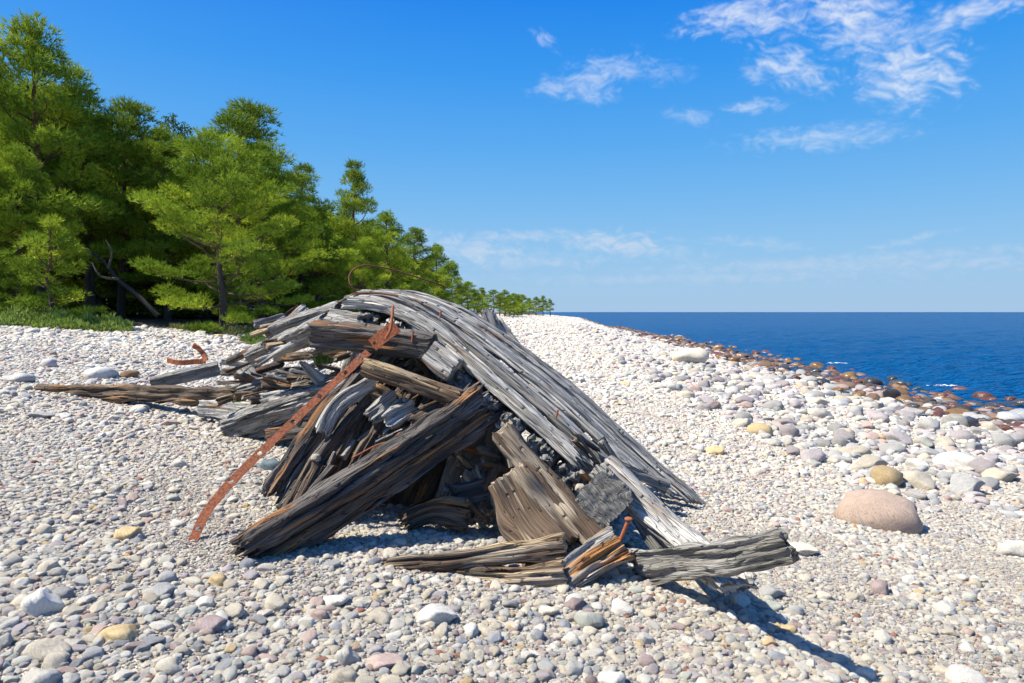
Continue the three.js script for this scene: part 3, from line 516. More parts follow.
// loose timbers: [name, ends, px, ratio, palette, label, options]
const T = [
  ['crossbeam', [[311, 334, 5.35], [370, 338, 5.25], [434, 348, 5.1]], 25, 0.85, 'dark', 'dark squared crossbeam lying under the top of the hull planks', { roll: 0.28, jag: [0.05, 0.03], cracks: 7 }],
  ['loose_plank', [[600, 464, 4.72], [668, 528, 4.4], [742, 588, 3.55]], 34, 0.42, 'silver', 'thick grey plank running from the hull to the shingle behind the short board', { roll: -0.7, jag: [0.03, 0.06], cracks: 9, crackDepth: 0.04, groove: 0.018 }],
  ['short_board', [[636, 567, 4.25], [715, 560, 3.56], [794, 546, 2.98]], 35, 0.22, 'board', 'short rough grey board propped off the shingle at the right end', { jag: [0.03, 0.07], cracks: 11, crackDepth: 0.03, groove: 0.016, roll: 0.22, taper: [1.16, 0.85] }],
  ['broken_plank', [[615, 465, 5.0], [668, 487, 5.1]], 11, 0.7, 'grey', 'short grey plank stub lying beside the hull planks on the shingle', { jag: [0.05, 0.02] }],
  // front pile
  ['timber_stump', [[292, 516, 4.72], [318, 462, 4.9]], 21, 0.8, 'brown', 'short yellow-brown stump with a pebble on its end', { jag: [0.03, 0.03], cracks: 7, crackDepth: 0.03 }],
  ['slanting_plank', [[318, 498, 4.85], [352, 440, 5.05], [400, 368, 5.4]], 22, 0.4, 'brown', 'brown rotten plank beside the dark grooved timber', { roll: 0.35, jag: [0.06, 0.06], cracks: 8, groove: 0.02 }],
  ['slanting_plank', [[336, 508, 4.75], [378, 440, 5.0], [420, 380, 5.3]], 24, 0.4, 'brown', 'orange-streaked plank in the middle of the pile', { roll: -0.3, jag: [0.08, 0.08], cracks: 9, groove: 0.024 }],
  ['slanting_plank', [[366, 492, 4.85], [404, 440, 5.05], [446, 392, 5.3]], 22, 0.45, 'dark', 'dark plank just above the long heavy timber', { roll: 0.4, jag: [0.06, 0.1], cracks: 8, groove: 0.024 }],
  ['slanting_plank', [[392, 482, 4.8], [428, 440, 4.95], [468, 398, 5.2]], 17, 0.5, 'grey', 'grey fibrous plank against the upper side of the long heavy timber', { jag: [0.08, 0.08], cracks: 6, groove: 0.022 }],
  ['slanting_plank', [[348, 500, 4.66], [362, 470, 4.72]], 11, 0.6, 'ochre', 'small ochre splinter standing in the middle of the pile', { jag: [0.03, 0.06] }],
  ['slanting_plank', [[375, 497, 4.62], [386, 462, 4.7]], 18, 0.35, 'silver', 'short pale broken slab above the long heavy timber', { jag: [0.04, 0.08], cracks: 5 }],
  ['slanting_plank', [[322, 436, 4.95], [338, 406, 5.0], [378, 380, 5.15]], 16, 0.4, 'silver', 'smooth light grey slab lying on the slanting planks', { jag: [0.06, 0.06], cracks: 3 }],
  ['weathered_chunk', [[366, 420, 5.0], [400, 396, 5.1]], 16, 0.7, 'grey', 'knotty grey chunk on the slanting planks', { jag: [0.05, 0.06], knot: 0.018, cracks: 6 }],
  ['weathered_chunk', [[384, 424, 4.9], [418, 404, 5.0]], 17, 0.7, 'silver', 'pale knotty chunk under the yellow plank', { jag: [0.05, 0.06], knot: 0.018, cracks: 7 }],
  ['weathered_chunk', [[408, 424, 4.9], [452, 404, 5.0]], 13, 0.7, 'brown', 'brown knotty stick under the yellow plank end', { jag: [0.05, 0.06], knot: 0.016 }],
  ['weathered_chunk', [[372, 392, 5.15], [402, 404, 5.1]], 17, 0.7, 'brown', 'rotten brown chunk under the yellow plank start', { jag: [0.04, 0.04], knot: 0.016 }],
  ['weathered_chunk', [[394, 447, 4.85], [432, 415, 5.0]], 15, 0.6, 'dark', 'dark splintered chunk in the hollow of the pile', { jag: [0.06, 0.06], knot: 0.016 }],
  ['yellow_plank', [[363, 365, 5.0], [412, 382, 4.92], [464, 402, 4.85]], 18, 0.7, 'ochre', 'yellowish split plank lying across the top of the pile', { roll: 0.4, jag: [0.03, 0.06], cracks: 7, crackDepth: 0.03 }],
  ['upright_splinter', [[440, 392, 5.35], [420, 348, 5.45]], 15, 0.5, 'ochre', 'orange-edged splinter standing under the crossbeam', { jag: [0.02, 0.12] }],
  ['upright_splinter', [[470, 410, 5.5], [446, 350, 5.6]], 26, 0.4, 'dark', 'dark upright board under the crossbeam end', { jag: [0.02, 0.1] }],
  // inside and behind
  ['inner_timber', [[330, 470, 5.9], [372, 345, 6.0]], 40, 0.5, 'grey', 'weathered board deep inside the pile behind the slanting planks', {}],
  ['inner_timber', [[385, 470, 5.9], [412, 345, 6.0]], 44, 0.5, 'grey', 'weathered board deep inside the pile under the crossbeam', {}],
  ['inner_timber', [[440, 480, 5.75], [458, 372, 5.85]], 46, 0.5, 'grey', 'weathered board deep inside the pile below the pale block', {}],
  ['inner_timber', [[500, 505, 5.5], [488, 415, 5.6]], 40, 0.5, 'grey', 'weathered board in the black hollow right of the long timber', {}],
  ['inner_timber', [[548, 510, 5.2], [530, 450, 5.4]], 34, 0.5, 'grey', 'weathered board behind the pale leaning log', {}],
  ['inner_timber', [[398, 520, 5.25], [442, 428, 5.5]], 44, 0.4, 'brown', 'wide brown board behind the dark lumps of wood', { cracks: 6 }],
  ['inner_timber', [[452, 520, 5.15], [486, 425, 5.4]], 46, 0.4, 'grey', 'wide grey board at the back of the black hollow', { cracks: 6 }],
  ['inner_timber', [[350, 500, 5.3], [396, 400, 5.6]], 46, 0.4, 'brown', 'wide brown board under the slanting planks', { cracks: 6 }],
  // right hollow
  ['pale_log', [[499, 428, 4.72], [540, 476, 4.6], [598, 545, 4.32]], 24, 0.8, 'stump', 'pale brown log leaning down beside the ribs', { jag: [0.06, 0.05], cracks: 6, wob: 0.02 }],
  ['root_slab', [[512, 470, 4.62], [530, 505, 4.5], [560, 552, 4.32]], 72, 0.42, 'stump', 'broad swirled brown root slab standing below the ribs', { jag: [0.05, 0.04], cracks: 3, crackDepth: 0.02, groove: 0.007, wob: 0.06, twist: 0.7, taper: [0.72, 1.1], round: 0.3 }],
  ['thin_splinter', [[478, 522, 4.7], [487, 486, 4.8], [502, 462, 4.85]], 12, 0.5, 'stump', 'thin pointed splinter left of the root slab', { jag: [0.02, 0.1], taper: [1.2, 0.35] }],
  ['thin_splinter', [[512, 468, 4.8], [504, 430, 4.85]], 10, 0.6, 'rot', 'orange rotten splinter above the root slab', { jag: [0.03, 0.08] }],
  ['dark_lump', [[452, 500, 4.75], [490, 490, 4.85]], 26, 0.7, 'dark', 'dark lump of wood under the lower edge of the long timber', { knot: 0.016, jag: [0.06, 0.06] }],
  ['dark_lump', [[398, 524, 4.68], [436, 510, 4.68], [472, 516, 4.65]], 28, 0.6, 'brown', 'grooved dark lump with orange spots half sunk in the shingle', { groove: 0.03, cracks: 9, crackDepth: 0.04, jag: [0.1, 0.06], taper: [0.6, 1], wob: 0.03 }],
  ['dark_lump', [[470, 470, 4.95], [492, 520, 4.72]], 22, 0.6, 'stump', 'twisted brown scrap in front of the black hollow', { knot: 0.016, jag: [0.08, 0.08] }],
  ['rib_stub', [[560, 462, 4.9], [574, 494, 4.85]], 24, 0.9, 'board', 'small dark rib stub between the ribs and the root slab', { jag: [0.02, 0.02], round: 0.15 }],
  ['fallen_log', [[380, 566, 3.98], [470, 558, 4.04], [566, 546, 4.15]], 24, 0.9, 'ochre', 'ochre fallen log with a tapered tip lying on the shingle', { taper: [0.5, 1.1], jag: [0.05, 0.06], cracks: 8, crackDepth: 0.03, wob: 0.02 }],
  ['fallen_log', [[432, 580, 4.02], [500, 582, 3.98], [568, 578, 3.98]], 27, 0.7, 'ochre', 'brown layered log half buried in front of the fallen log', { jag: [0.08, 0.05], cracks: 12, crackDepth: 0.035, groove: 0.022 }],
  ['split_chunk', [[543, 598, 3.98], [580, 568, 4.05], [624, 542, 4.22]], 36, 0.45, 'rot', 'split grey chunk with orange rotten heart on the shingle', { roll: -0.3, jag: [0.06, 0.06], cracks: 8, crackDepth: 0.05, groove: 0.024, taper: [0.75, 1.05], wob: 0.02 }],
  ['side_prop', [[634, 508, 4.55], [672, 562, 4.35]], 20, 0.6, 'board', 'dark prop board under the thick grey plank', { jag: [0.03, 0.04] }],
  // back left pile
  ['back_beam', [[274, 331, 7.0], [342, 309, 6.4]], 15, 0.8, 'grey', 'grey beam at the top left of the wreck', { roll: 0.3, jag: [0.03, 0.05] }],
  ['back_beam', [[330, 316, 6.2], [372, 322, 5.8]], 15, 0.8, 'grey', 'short grey beam end under the hull top', { jag: [0.05, 0.05] }],
  ['back_beam', [[252, 357, 7.2], [330, 323, 6.2]], 19, 0.8, 'grey', 'thick grey beam sloping down left of the crossbeam', { roll: 0.3, jag: [0.04, 0.04], cracks: 8 }],
  ['back_beam', [[228, 362, 7.6], [308, 322, 6.8]], 7, 0.9, 'dark', 'thin dark pole along the sloping grey beam', {}],
  ['back_beam', [[300, 322, 6.9], [355, 300, 6.3]], 11, 0.8, 'dark', 'dark beam just under the top left corner of the hull', {}],
  ['ground_beam', [[150, 384, 8.9], [220, 368, 9.2]], 12, 0.9, 'board', 'dark squared beam on the shingle behind the driftwood', { roll: 0.3, jag: [0.03, 0.03], round: 0.05 }],
  ['driftwood_log', [[38, 393, 8.9], [130, 394, 8.5], [200, 396, 8.1], [240, 398, 7.9]], 16, 0.9, 'brown', 'long grey-brown driftwood log lying flat on the left shingle', { jag: [0.1, 0.1], cracks: 8, wob: 0.03 }],
  ['driftwood_log', [[190, 403, 8.4], [262, 392, 8.3]], 8, 0.8, 'brown', 'thin brown log at the end of the long driftwood log', {}],
  ['grey_log', [[203, 408, 7.9], [255, 411, 7.7], [312, 402, 7.5]], 17, 0.9, 'silver', 'smooth silvery log on the left of the pile', { jag: [0.02, 0.05], wob: 0.02 }],
  ['grey_log', [[229, 431, 7.3], [285, 412, 7.1], [352, 392, 6.7]], 31, 0.9, 'grey', 'thick cracked grey log on the left of the pile', { jag: [0.09, 0.05], cracks: 14, crackDepth: 0.06, groove: 0.03, roll: 0.3 }],
  ['dark_log', [[268, 436, 7.0], [345, 424, 6.6]], 14, 0.8, 'dark', 'dark log under the thick cracked grey log', {}],
  ['bark_stick', [[205, 463, 6.5], [232, 455, 6.6], [258, 450, 6.7]], 8, 0.8, 'grey', 'short grey stick lying on the shingle left of the strap', { knot: 0.012, taper: [0.5, 1] }],
  ['short_block', [[243, 369, 8.1], [263, 392, 7.7]], 18, 0.9, 'grey', 'short squared grey block in the left pile', { jag: [0.01, 0.01], round: 0.06 }],
  ['pale_splinter', [[324, 384, 7.0], [300, 360, 7.1]], 12, 0.6, 'silver', 'pale pointed splinter sticking up in the left pile', { jag: [0.02, 0.12], taper: [1.1, 0.4] }],
  ['thin_board', [[222, 372, 8.6], [305, 371, 7.9]], 7, 0.8, 'dark', 'thin dark board lying across the back of the left pile', {}],
  ['thin_board', [[262, 376, 8.1], [312, 373, 7.8]], 5, 0.9, 'silver', 'thin white board in the back of the left pile', {}],
  ['thin_board', [[262, 382, 7.9], [318, 380, 7.5]], 7, 0.9, 'brown', 'brown board in the middle of the left pile', {}],
  ['thin_board', [[275, 358, 8.0], [330, 354, 7.4]], 8, 0.9, 'brown', 'reddish board under the thick sloping beam', {}],
  ['thin_board', [[228, 385, 8.2], [256, 396, 7.9]], 9, 0.7, 'grey', 'grey board left of the short squared block', {}],
  ['curved_branch', [[256, 404, 7.5], [270, 394, 7.5], [277, 379, 7.6]], 8, 0.9, 'grey', 'curved grey branch standing in the left pile', { taper: [1.2, 0.5], knot: 0.01 }],
  ['weathered_chunk', [[276, 396, 7.6], [290, 376, 7.7]], 12, 0.7, 'silver', 'pale hollow chunk right of the curved branch', { knot: 0.018, jag: [0.04, 0.08] }],
  ['weathered_chunk', [[292, 394, 7.5], [306, 378, 7.6]], 11, 0.7, 'grey', 'grey hollow chunk under the pale pointed splinter', { knot: 0.018, jag: [0.04, 0.08] }],
  ['weathered_chunk', [[310, 396, 7.2], [345, 376, 6.9]], 16, 0.7, 'dark', 'dark chunk right of the pale pointed splinter', { knot: 0.016 }],
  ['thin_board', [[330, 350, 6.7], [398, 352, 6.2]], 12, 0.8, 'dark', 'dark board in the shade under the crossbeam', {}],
];
for (const row of T) timber(...row);
splitTimber('dark_timber', [[242, 561, 3.88], [370, 482, 4.42], [488, 402, 4.95]], 41, 1.5, ['dark', 'dark', 'brown', 'dark'], 'long heavy dark timber leaning across the front of the wreck', { strips: 4, roll: 0.4, fan: 0.12 });
splitTimber('dark_timber', [[274, 506, 4.85], [330, 425, 5.1], [400, 344, 5.45]], 32, 1.4, ['dark', 'grey', 'dark'], 'dark grooved timber slanting behind the rusty strap', { strips: 3, roll: 0.3 });
{ // splinters and scraps that fill the pile
  const r = rng(515), areas = [[300, 400, 400, 500, 4.75, 5.2, 0.95, 26], [380, 390, 470, 450, 4.85, 5.2, 0.75, 18], [330, 350, 430, 400, 5.15, 5.6, 0.6, 12], [440, 440, 500, 520, 4.65, 5.1, -0.5, 12], [230, 362, 340, 402, 7.1, 8.0, 0.05, 34], [262, 316, 352, 356, 6.3, 7.2, 0.45, 18], [560, 440, 610, 500, 4.6, 4.9, -0.8, 6]];
  const where = ['among the slanting planks', 'under the yellow plank', 'under the crossbeam', 'in front of the black hollow', 'in the left pile', 'under the top left beams', 'between the low ribs'];
  areas.forEach(([x0, y0, x1, y1, d0, d1, slope, n], a) => { for (let i = 0; i < n; i++) {
    const fx = r(), fy = r(), x = lerp(x0, x1, fx), y = lerp(y0, y1, fy), D = lerp(d1, d0, fy) - 0.04 + 0.1 * r(), an = Math.atan(slope) + (r() - 0.5) * 0.7, l = (a === 4 || a === 5 ? 20 : 14) + 34 * r(), dx = Math.cos(an) * l / 2, dy = -Math.sin(an) * l / 2, p = ['silver', 'grey', 'brown', 'dark', 'stump', 'ochre', 'rot', 'grey'][Math.floor(r() * 8)];
    timber('wood_splinter', [[x - dx, y - dy, D - 0.05], [x + dx, y + dy, D + 0.08]], 4 + 7 * r() * r(), 0.5 + 0.4 * r(), p, 'small weathered wood splinter lying ' + where[a], { group: 'wood splinters ' + where[a], jag: [0.04, 0.05], cracks: 2, groove: 0.012, wob: 0.01, roll: r() * 3, taper: [0.8 + 0.4 * r(), 0.5 + 0.5 * r()], step: 0.04 });
  } });
}
// pebbles lodged in the pile
for (const [px, py, D, s, c, label] of [[316, 458, 4.86, 0.075, 'cream', 'cream pebble on top of the short brown stump'], [377, 462, 4.62, 0.11, 'white', 'white angular stone lodged between the slanting planks'], [352, 398, 5.1, 0.05, 'grey', 'grey pebble on the light grey slab'], [405, 400, 5.0, 0.05, 'grey', 'grey pebble under the yellow plank'], [352, 478, 4.68, 0.045, 'white', 'small white pebble lodged in the planks'], [344, 455, 4.9, 0.04, 'cream', 'small cream pebble lodged in the rotten planks'], [580, 488, 4.55, 0.08, 'cream', 'cream pebble beside the small dark rib stub']]) {
  const m = stone('lodged_stone', at(px, py, D), s, s * 0.7, c, label, 'stone', undefined, {}); m.position.copy(at(px, py, D));
}

// ---------------------------------------------------------------- rusty iron
function flatBar(pts, width, thick, side, holes) {
  const curve = new THREE.CatmullRomCurve3(pts, false, 'centripetal'), L = curve.getLength(), cells = Math.max(4, Math.round(L / 0.05)), parts = [];
  const edge = (x, k) => width / 2 * (1 + 0.10 * n2(x * 9, k) + 0.05 * n2(x * 40, k + 4)), held = new Map(holes.map(([f, rad]) => [clamp(Math.floor(f * cells), 0, cells - 1), rad]));
  for (let c = 0; c < cells; c++) {
    const sh = new THREE.Shape(), x0 = L * c / cells, x1 = L * (c + 1) / cells;
    sh.moveTo(x0, -edge(x0, 3)); for (const f of [0.33, 0.66, 1]) { const x = lerp(x0, x1, f); sh.lineTo(x, -edge(x, 3)); } for (const f of [1, 0.66, 0.33, 0]) { const x = lerp(x0, x1, f); sh.lineTo(x, edge(x, 7)); }
    if (held.has(c)) { const p = new THREE.Path(); p.absellipse((x0 + x1) / 2, 0, held.get(c), held.get(c) * 0.95, 0, Math.PI * 2, true); sh.holes.push(p); }
    parts.push(new THREE.ExtrudeGeometry(sh, { depth: thick, bevelEnabled: false, curveSegments: 12 }));
  }
  const g = mergeGeometries(parts), p = g.attributes.position, uv = [];
  const T = V(0, 0, 0), S = V(0, 0, 0), Nn = V(0, 0, 0), c = V(0, 0, 0);
  for (let i = 0; i < p.count; i++) {
    const x = p.getX(i), y = p.getY(i), z = p.getZ(i) - thick / 2, t = clamp(x / L, 0, 1);
    curve.getPointAt(t, c); curve.getTangentAt(t, T); S.copy(side).addScaledVector(T, -side.dot(T)).normalize(); Nn.crossVectors(T, S);
    c.addScaledVector(S, y).addScaledVector(Nn, z * (1 + 0.3 * n2(x * 14, y * 30)) + 0.006 * n2(x * 3, 1)); p.setXYZ(i, c.x, c.y, c.z); uv.push(x * 2.5, y * 2.5 + z * 2.5);
  }
  g.setAttribute('uv', new THREE.Float32BufferAttribute(uv, 2)); g.computeVertexNormals(); return g;
}
const holesOf = (list, r) => list.map((f) => [f, r]);
{
  const pts = [[187, 556, 4.05], [204, 517, 4.22], [222, 492, 4.35], [300, 415, 4.72], [368, 352, 5.02]].map((e) => at(...e)), T0 = pts[4].clone().sub(pts[0]).normalize(), vw = V(0, -0.1, -1);
  tag(mesh('iron_strap', flatBar(pts, 0.056, 0.012, T0.clone().cross(vw).normalize(), holesOf([0.09, 0.30, 0.44, 0.60, 0.735, 0.87, 0.965], 0.0165)), rust), 'long rusty flat iron strap with bolt holes leaning on the wreck', 'iron strap');
  const b = base('iron_bracket'); tag(b, 'rusty iron plate with a bent rod on the crossbeam', 'bracket');
  const q = [[372, 345, 4.98], [385, 335, 4.97], [397, 326, 4.98]].map((e) => at(...e));
  mesh('plate', flatBar(q, 0.10, 0.014, q[2].clone().sub(q[0]).normalize().cross(vw).normalize(), [[0.18, 0.013]]), rust, b);
  mesh('rod', new THREE.TubeGeometry(new THREE.CatmullRomCurve3([[386, 338, 4.93], [390, 331, 4.92], [392, 318, 4.95], [393, 306, 5.0]].map((e) => at(...e))), 24, 0.011, 8), rust, b);
  tag(mesh('iron_rod', new THREE.TubeGeometry(new THREE.CatmullRomCurve3([[357, 293, 5.6], [350, 284, 5.6], [350, 274, 5.65], [360, 266, 5.7], [385, 268, 5.8], [420, 278, 5.9], [446, 287, 6.0]].map((e) => at(...e))), 60, 0.0068, 8), rustDark), 'thin bent rusty rod arching above the top of the wreck', 'iron rod');
  tag(mesh('iron_rod', new THREE.TubeGeometry(new THREE.CatmullRomCurve3([[352, 294, 5.5], [375, 293, 5.5], [398, 296, 5.45]].map((e) => at(...e))), 20, 0.008, 8), rustDark), 'short rusty rod lying along the top of the hull planks', 'iron rod');
  const k = base('bent_iron'); tag(k, 'bent rusty iron bar lying on the shingle beyond the left pile', 'iron bar');
  const s1 = [[167, 360, 9.6], [178, 362.5, 9.5], [192, 362, 9.45], [205, 361, 9.4]].map((e) => at(...e)), s2 = [[193, 345, 9.4], [199, 349, 9.4], [204, 355, 9.4], [206, 361, 9.38]].map((e) => at(...e));
  mesh('bar', flatBar(s1, 0.07, 0.02, V(0, 1, 0.2), []), rust, k); mesh('bar', flatBar(s2, 0.07, 0.02, V(0.8, 0.5, 0.2), []), rust, k);
  const nl = base('bolt'); tag(nl, 'rusty bolt standing upright beside the split grey chunk', 'bolt');
  mesh('shank', new THREE.TubeGeometry(new THREE.CatmullRomCurve3([at(616, 551, 4.2), at(622, 536, 4.18), at(628, 521, 4.17)]), 12, 0.0125, 9), rust, nl);
  const hd = mesh('bolt_head', new THREE.SphereGeometry(0.026, 12, 8), rust, nl); hd.position.copy(at(628.5, 519, 4.17)); hd.scale.y = 0.5;
  tag(mesh('iron_rod', new THREE.TubeGeometry(new THREE.CatmullRomCurve3([at(352, 458, 4.75), at(380, 444, 4.72), at(398, 441, 4.72), at(410, 444, 4.72)]), 24, 0.006, 6), rust), 'thin curved rusty wire on the slanting planks', 'iron rod');
}

// ---------------------------------------------------------------- trees
const bark = new THREE.MeshStandardMaterial({ vertexColors: true, map: woodMap, bumpMap: woodBump, bumpScale: 0.03, roughness: 0.95 });
const needles = new THREE.MeshPhysicalMaterial({ vertexColors: true, roughness: 0.85, transmission: 0.28, thickness: 0, side: THREE.DoubleSide, specularIntensity: 0.2 });
function limb(out, pts, r0, r1, sides, color) {
  const curve = new THREE.CatmullRomCurve3(pts), n = Math.max(3, pts.length * 2), fr = curve.computeFrenetFrames(n, false), P = [], C = [], U = [], I = [];
  for (let i = 0; i <= n; i++) { const c = curve.getPointAt(i / n), r = lerp(r0, r1, i / n); for (let j = 0; j <= sides; j++) { const a = j / sides * 6.28318, k = 1 + 0.12 * n2(i * 0.7, j % sides); const p = c.clone().addScaledVector(fr.normals[i], Math.cos(a) * r * k).addScaledVector(fr.binormals[i], Math.sin(a) * r * k); P.push(p.x, p.y, p.z); U.push(i / n * 3, j / sides); C.push(...color(c.y, i / n)); } }
  for (let i = 0; i < n; i++) for (let j = 0; j < sides; j++) { const a = i * (sides + 1) + j, b = a + sides + 1; I.push(a, b, a + 1, a + 1, b, b + 1); }
  const g = new THREE.BufferGeometry(); g.setAttribute('position', new THREE.Float32BufferAttribute(P, 3)); g.setAttribute('uv', new THREE.Float32BufferAttribute(U, 2)); g.setAttribute('color', new THREE.Float32BufferAttribute(C, 3)); g.setIndex(I); g.computeVertexNormals(); out.push(g);
}
function leafMesh(tufts, blades, len, wid, splay, seed) {
  const r = rng(seed), P = new Float32Array(tufts.length * blades * 9), C = new Float32Array(P.length), d = V(0, 0, 0), a = V(0, 0, 0), b = V(0, 0, 0); let k = 0;
  for (const [c, dir, s, col] of tufts) for (let i = 0; i < blades; i++) {
    d.set(dir.x + (r() - 0.5) * splay * 2, dir.y + (r() - 0.5) * splay * 2, dir.z + (r() - 0.5) * splay * 2).normalize();
    a.set(r() - 0.5, r() - 0.5, r() - 0.5); b.crossVectors(d, a).normalize(); const l = len * s * (0.7 + 0.6 * r()), w = wid * s * (0.7 + 0.6 * r()), v = 0.85 + 0.3 * r();
    const q = [[c.x - b.x * w, c.y - b.y * w, c.z - b.z * w], [c.x + b.x * w, c.y + b.y * w, c.z + b.z * w], [c.x + d.x * l, c.y + d.y * l, c.z + d.z * l]];
    for (const p of q) { P[k] = p[0]; C[k] = col[0] * v; P[k + 1] = p[1]; C[k + 1] = col[1] * v; P[k + 2] = p[2]; C[k + 2] = col[2] * v; k += 3; }
  }
  const g = new THREE.BufferGeometry(); g.setAttribute('position', new THREE.BufferAttribute(P, 3)); g.setAttribute('color', new THREE.BufferAttribute(C, 3)); g.computeVertexNormals(); return g;
}
// a pine of height 10: crown from share cb upwards, reach R
function pine(seed, { cb = 0.2, R = 2.6, limbs = 40, lean = 0.3, top = 1.5, tone = 1, dead = 6, pads = 1, tall = 10, young = false }) {
  const r = rng(seed), parts = [], main = [], tufts = [], H = tall, barkLow = [0.10, 0.085, 0.075], barkHigh = [0.30, 0.15, 0.07];
  const tr = []; const lx = (r() - 0.5) * lean, lz = (r() - 0.5) * lean; for (let i = 0; i <= 6; i++) { const f = i / 6; tr.push(V(lx * f * f * 2 + 0.12 * n2(f * 3, seed), H * f * 0.97 - (i ? 0 : 0.3), lz * f * f * 2 + 0.12 * n2(f * 3 + 9, seed))); }
  const tc = new THREE.CatmullRomCurve3(tr), trunk = [], R0 = 0.018 * H + 0.03;
  limb(trunk, tr, R0, 0.02, 9, (y, f) => { const k = sstep(0.25, 0.6, f); return barkLow.map((c, i) => lerp(c, barkHigh[i], k)); });
  for (let i = 0; i < limbs; i++) {
    const f = cb + (1 - cb) * Math.pow(clamp((i + (r() - 0.4) * 3) / limbs, 0, 0.995), 0.9), g = (f - cb) / (1 - cb), az = i * 2.4 + r() * 1.2, p0 = tc.getPointAt(Math.min(0.99, f));
    const L = R * ((1 - Math.pow(g, top)) * (0.55 + 0.8 * r()) + 0.14) * (g < 0.12 ? 0.85 : 1), el = lerp(-0.08, 0.95, Math.pow(g, 1.3)) + (r() - 0.5) * 0.4, dir = V(Math.cos(az) * Math.cos(el), Math.sin(el), Math.sin(az) * Math.cos(el));
    const pts = []; for (let k = 0; k <= 4; k++) { const s = k / 4; pts.push(p0.clone().addScaledVector(dir, L * s).add(V(0.10 * L * n2(s * 2, i + seed), 0.22 * L * s * s * (el < 0.5 ? 1 : 0.2) - 0.10 * L * s * (1 - s), 0.10 * L * n2(s * 2 + 5, i + seed)))); }
    limb(parts, pts, 0.012 + 0.018 * L, 0.006, 5, () => [0.20, 0.13, 0.085]); main.push(parts[parts.length - 1]);
    const lc = new THREE.CatmullRomCurve3(pts), np = Math.max(2, Math.round(1.4 + L * 1.9 * pads)), shade = 0.55 + 0.65 * r();
    for (let k = 0; k < np; k++) {
      const s = 0.42 + 0.58 * (k + 0.4 + 0.5 * r()) / np, c = lc.getPointAt(Math.min(1, s)), sideD = V(-Math.sin(az), 0, Math.cos(az)), off = (r() - 0.5) * 0.9 * L * (1.05 - s * 0.75);
      c.addScaledVector(sideD, off); c.y += 0.06 + 0.15 * r() * Math.abs(off);
      if (Math.abs(off) > 0.2) limb(parts, [lc.getPointAt(Math.max(0, s - 0.12)), c.clone().lerp(lc.getPointAt(s), 0.4), c], 0.010, 0.004, 3, () => [0.20, 0.14, 0.10]);
      const pr = (0.36 + 0.28 * r() + 0.03 * L) * (young ? 0.6 : 1), nt = Math.round(10 + 118 * pr * pr), yel = shade * (0.8 + 0.5 * r());
      for (let q = 0; q < nt; q++) {
        const a = r() * 6.283, z = r() * 1.25 - 0.25, h = Math.sqrt(Math.max(0, 1 - z * z)), rad = pr * (0.45 + 0.6 * r()), t = c.clone().add(V(Math.cos(a) * h * rad, z * rad * 0.55, Math.sin(a) * h * rad));
        const d = V(Math.cos(a) * h * 0.8 + dir.x * 0.3, 0.35 + 0.8 * Math.max(0, z), Math.sin(a) * h * 0.8 + dir.z * 0.3).normalize(), v = 1.2 * tone * yel * (0.85 + 0.3 * r());
        tufts.push([t, d, 0.75 + 0.5 * r(), [0.192 * v * (0.7 + 0.45 * yel), 0.295 * v, 0.024 * v]]);
      }
    }
  }
  for (let i = 0; i < dead; i++) { const f = cb * (0.35 + 0.9 * r()), az = r() * 6.28, p0 = tc.getPointAt(f), L = R * (0.35 + 0.4 * r()), pts = []; for (let k = 0; k <= 4; k++) pts.push(p0.clone().add(V(Math.cos(az) * L * k / 4, -0.05 * L * k * k / 8 + 0.1 * L * n2(k, i + seed), Math.sin(az) * L * k / 4 + 0.12 * L * n2(k + 9, i)))); limb(parts, pts, 0.022, 0.006, 4, () => [0.22, 0.20, 0.19]); }
  return { trunk: mergeGeometries(trunk), branches: mergeGeometries(parts), crown: leafMesh(tufts, 5, 0.22, 0.0145, 0.72, seed + 5), light: leafMesh(tufts.filter((q, i) => i % 2 === 0), 4, 0.26, 0.028, 0.6, seed + 6), bare: mergeGeometries(main) };
}
const KINDS = [
  pine(1, { cb: 0.16, R: 2.5, limbs: 44, dead: 10 }), pine(2, { cb: 0.24, R: 2.2, limbs: 40, top: 1.3, dead: 9, tone: 0.9 }), pine(3, { cb: 0.10, R: 3.0, limbs: 46, top: 1.7, tone: 1.12 }),
  pine(4, { cb: 0.30, R: 1.9, limbs: 34, top: 1.1, lean: 0.6 }), pine(5, { cb: 0.06, R: 3.6, limbs: 46, top: 2.2, lean: 0.9, tone: 1.1 }), pine(6, { cb: 0.35, R: 2.4, limbs: 32, top: 2.0, lean: 0.8, tone: 0.85, dead: 12 }),
];
const sap = pine(9, { cb: 0.12, R: 1.5, limbs: 22, tall: 4.2, young: true, pads: 1.3, dead: 8 });
function plantTree(kind, px, D, topPy, wide, label, o = {}) {
  const x = (px - 512) / FOCAL * D, y = ground(x, -D), topY = at(px, topPy, D).y, k = (topY - y) / (o.tall ?? 10), g = base(o.name ?? 'pine_tree', V(x, y, -D));
  mesh('trunk', kind.trunk, o.bark ?? bark, g); mesh('branches', o.light ? kind.bare : kind.branches, o.bark ?? bark, g); const c = mesh('crown', o.light ? kind.light : kind.crown, o.leaf ?? needles, g); c.userData.kind = 'stuff';
  g.scale.set(k * wide, k, k * wide); g.rotation.y = o.turn ?? (px * 0.37 + D); g.children[1].userData.kind = 'stuff'; tag(g, label, 'tree', o.group); return g;
}
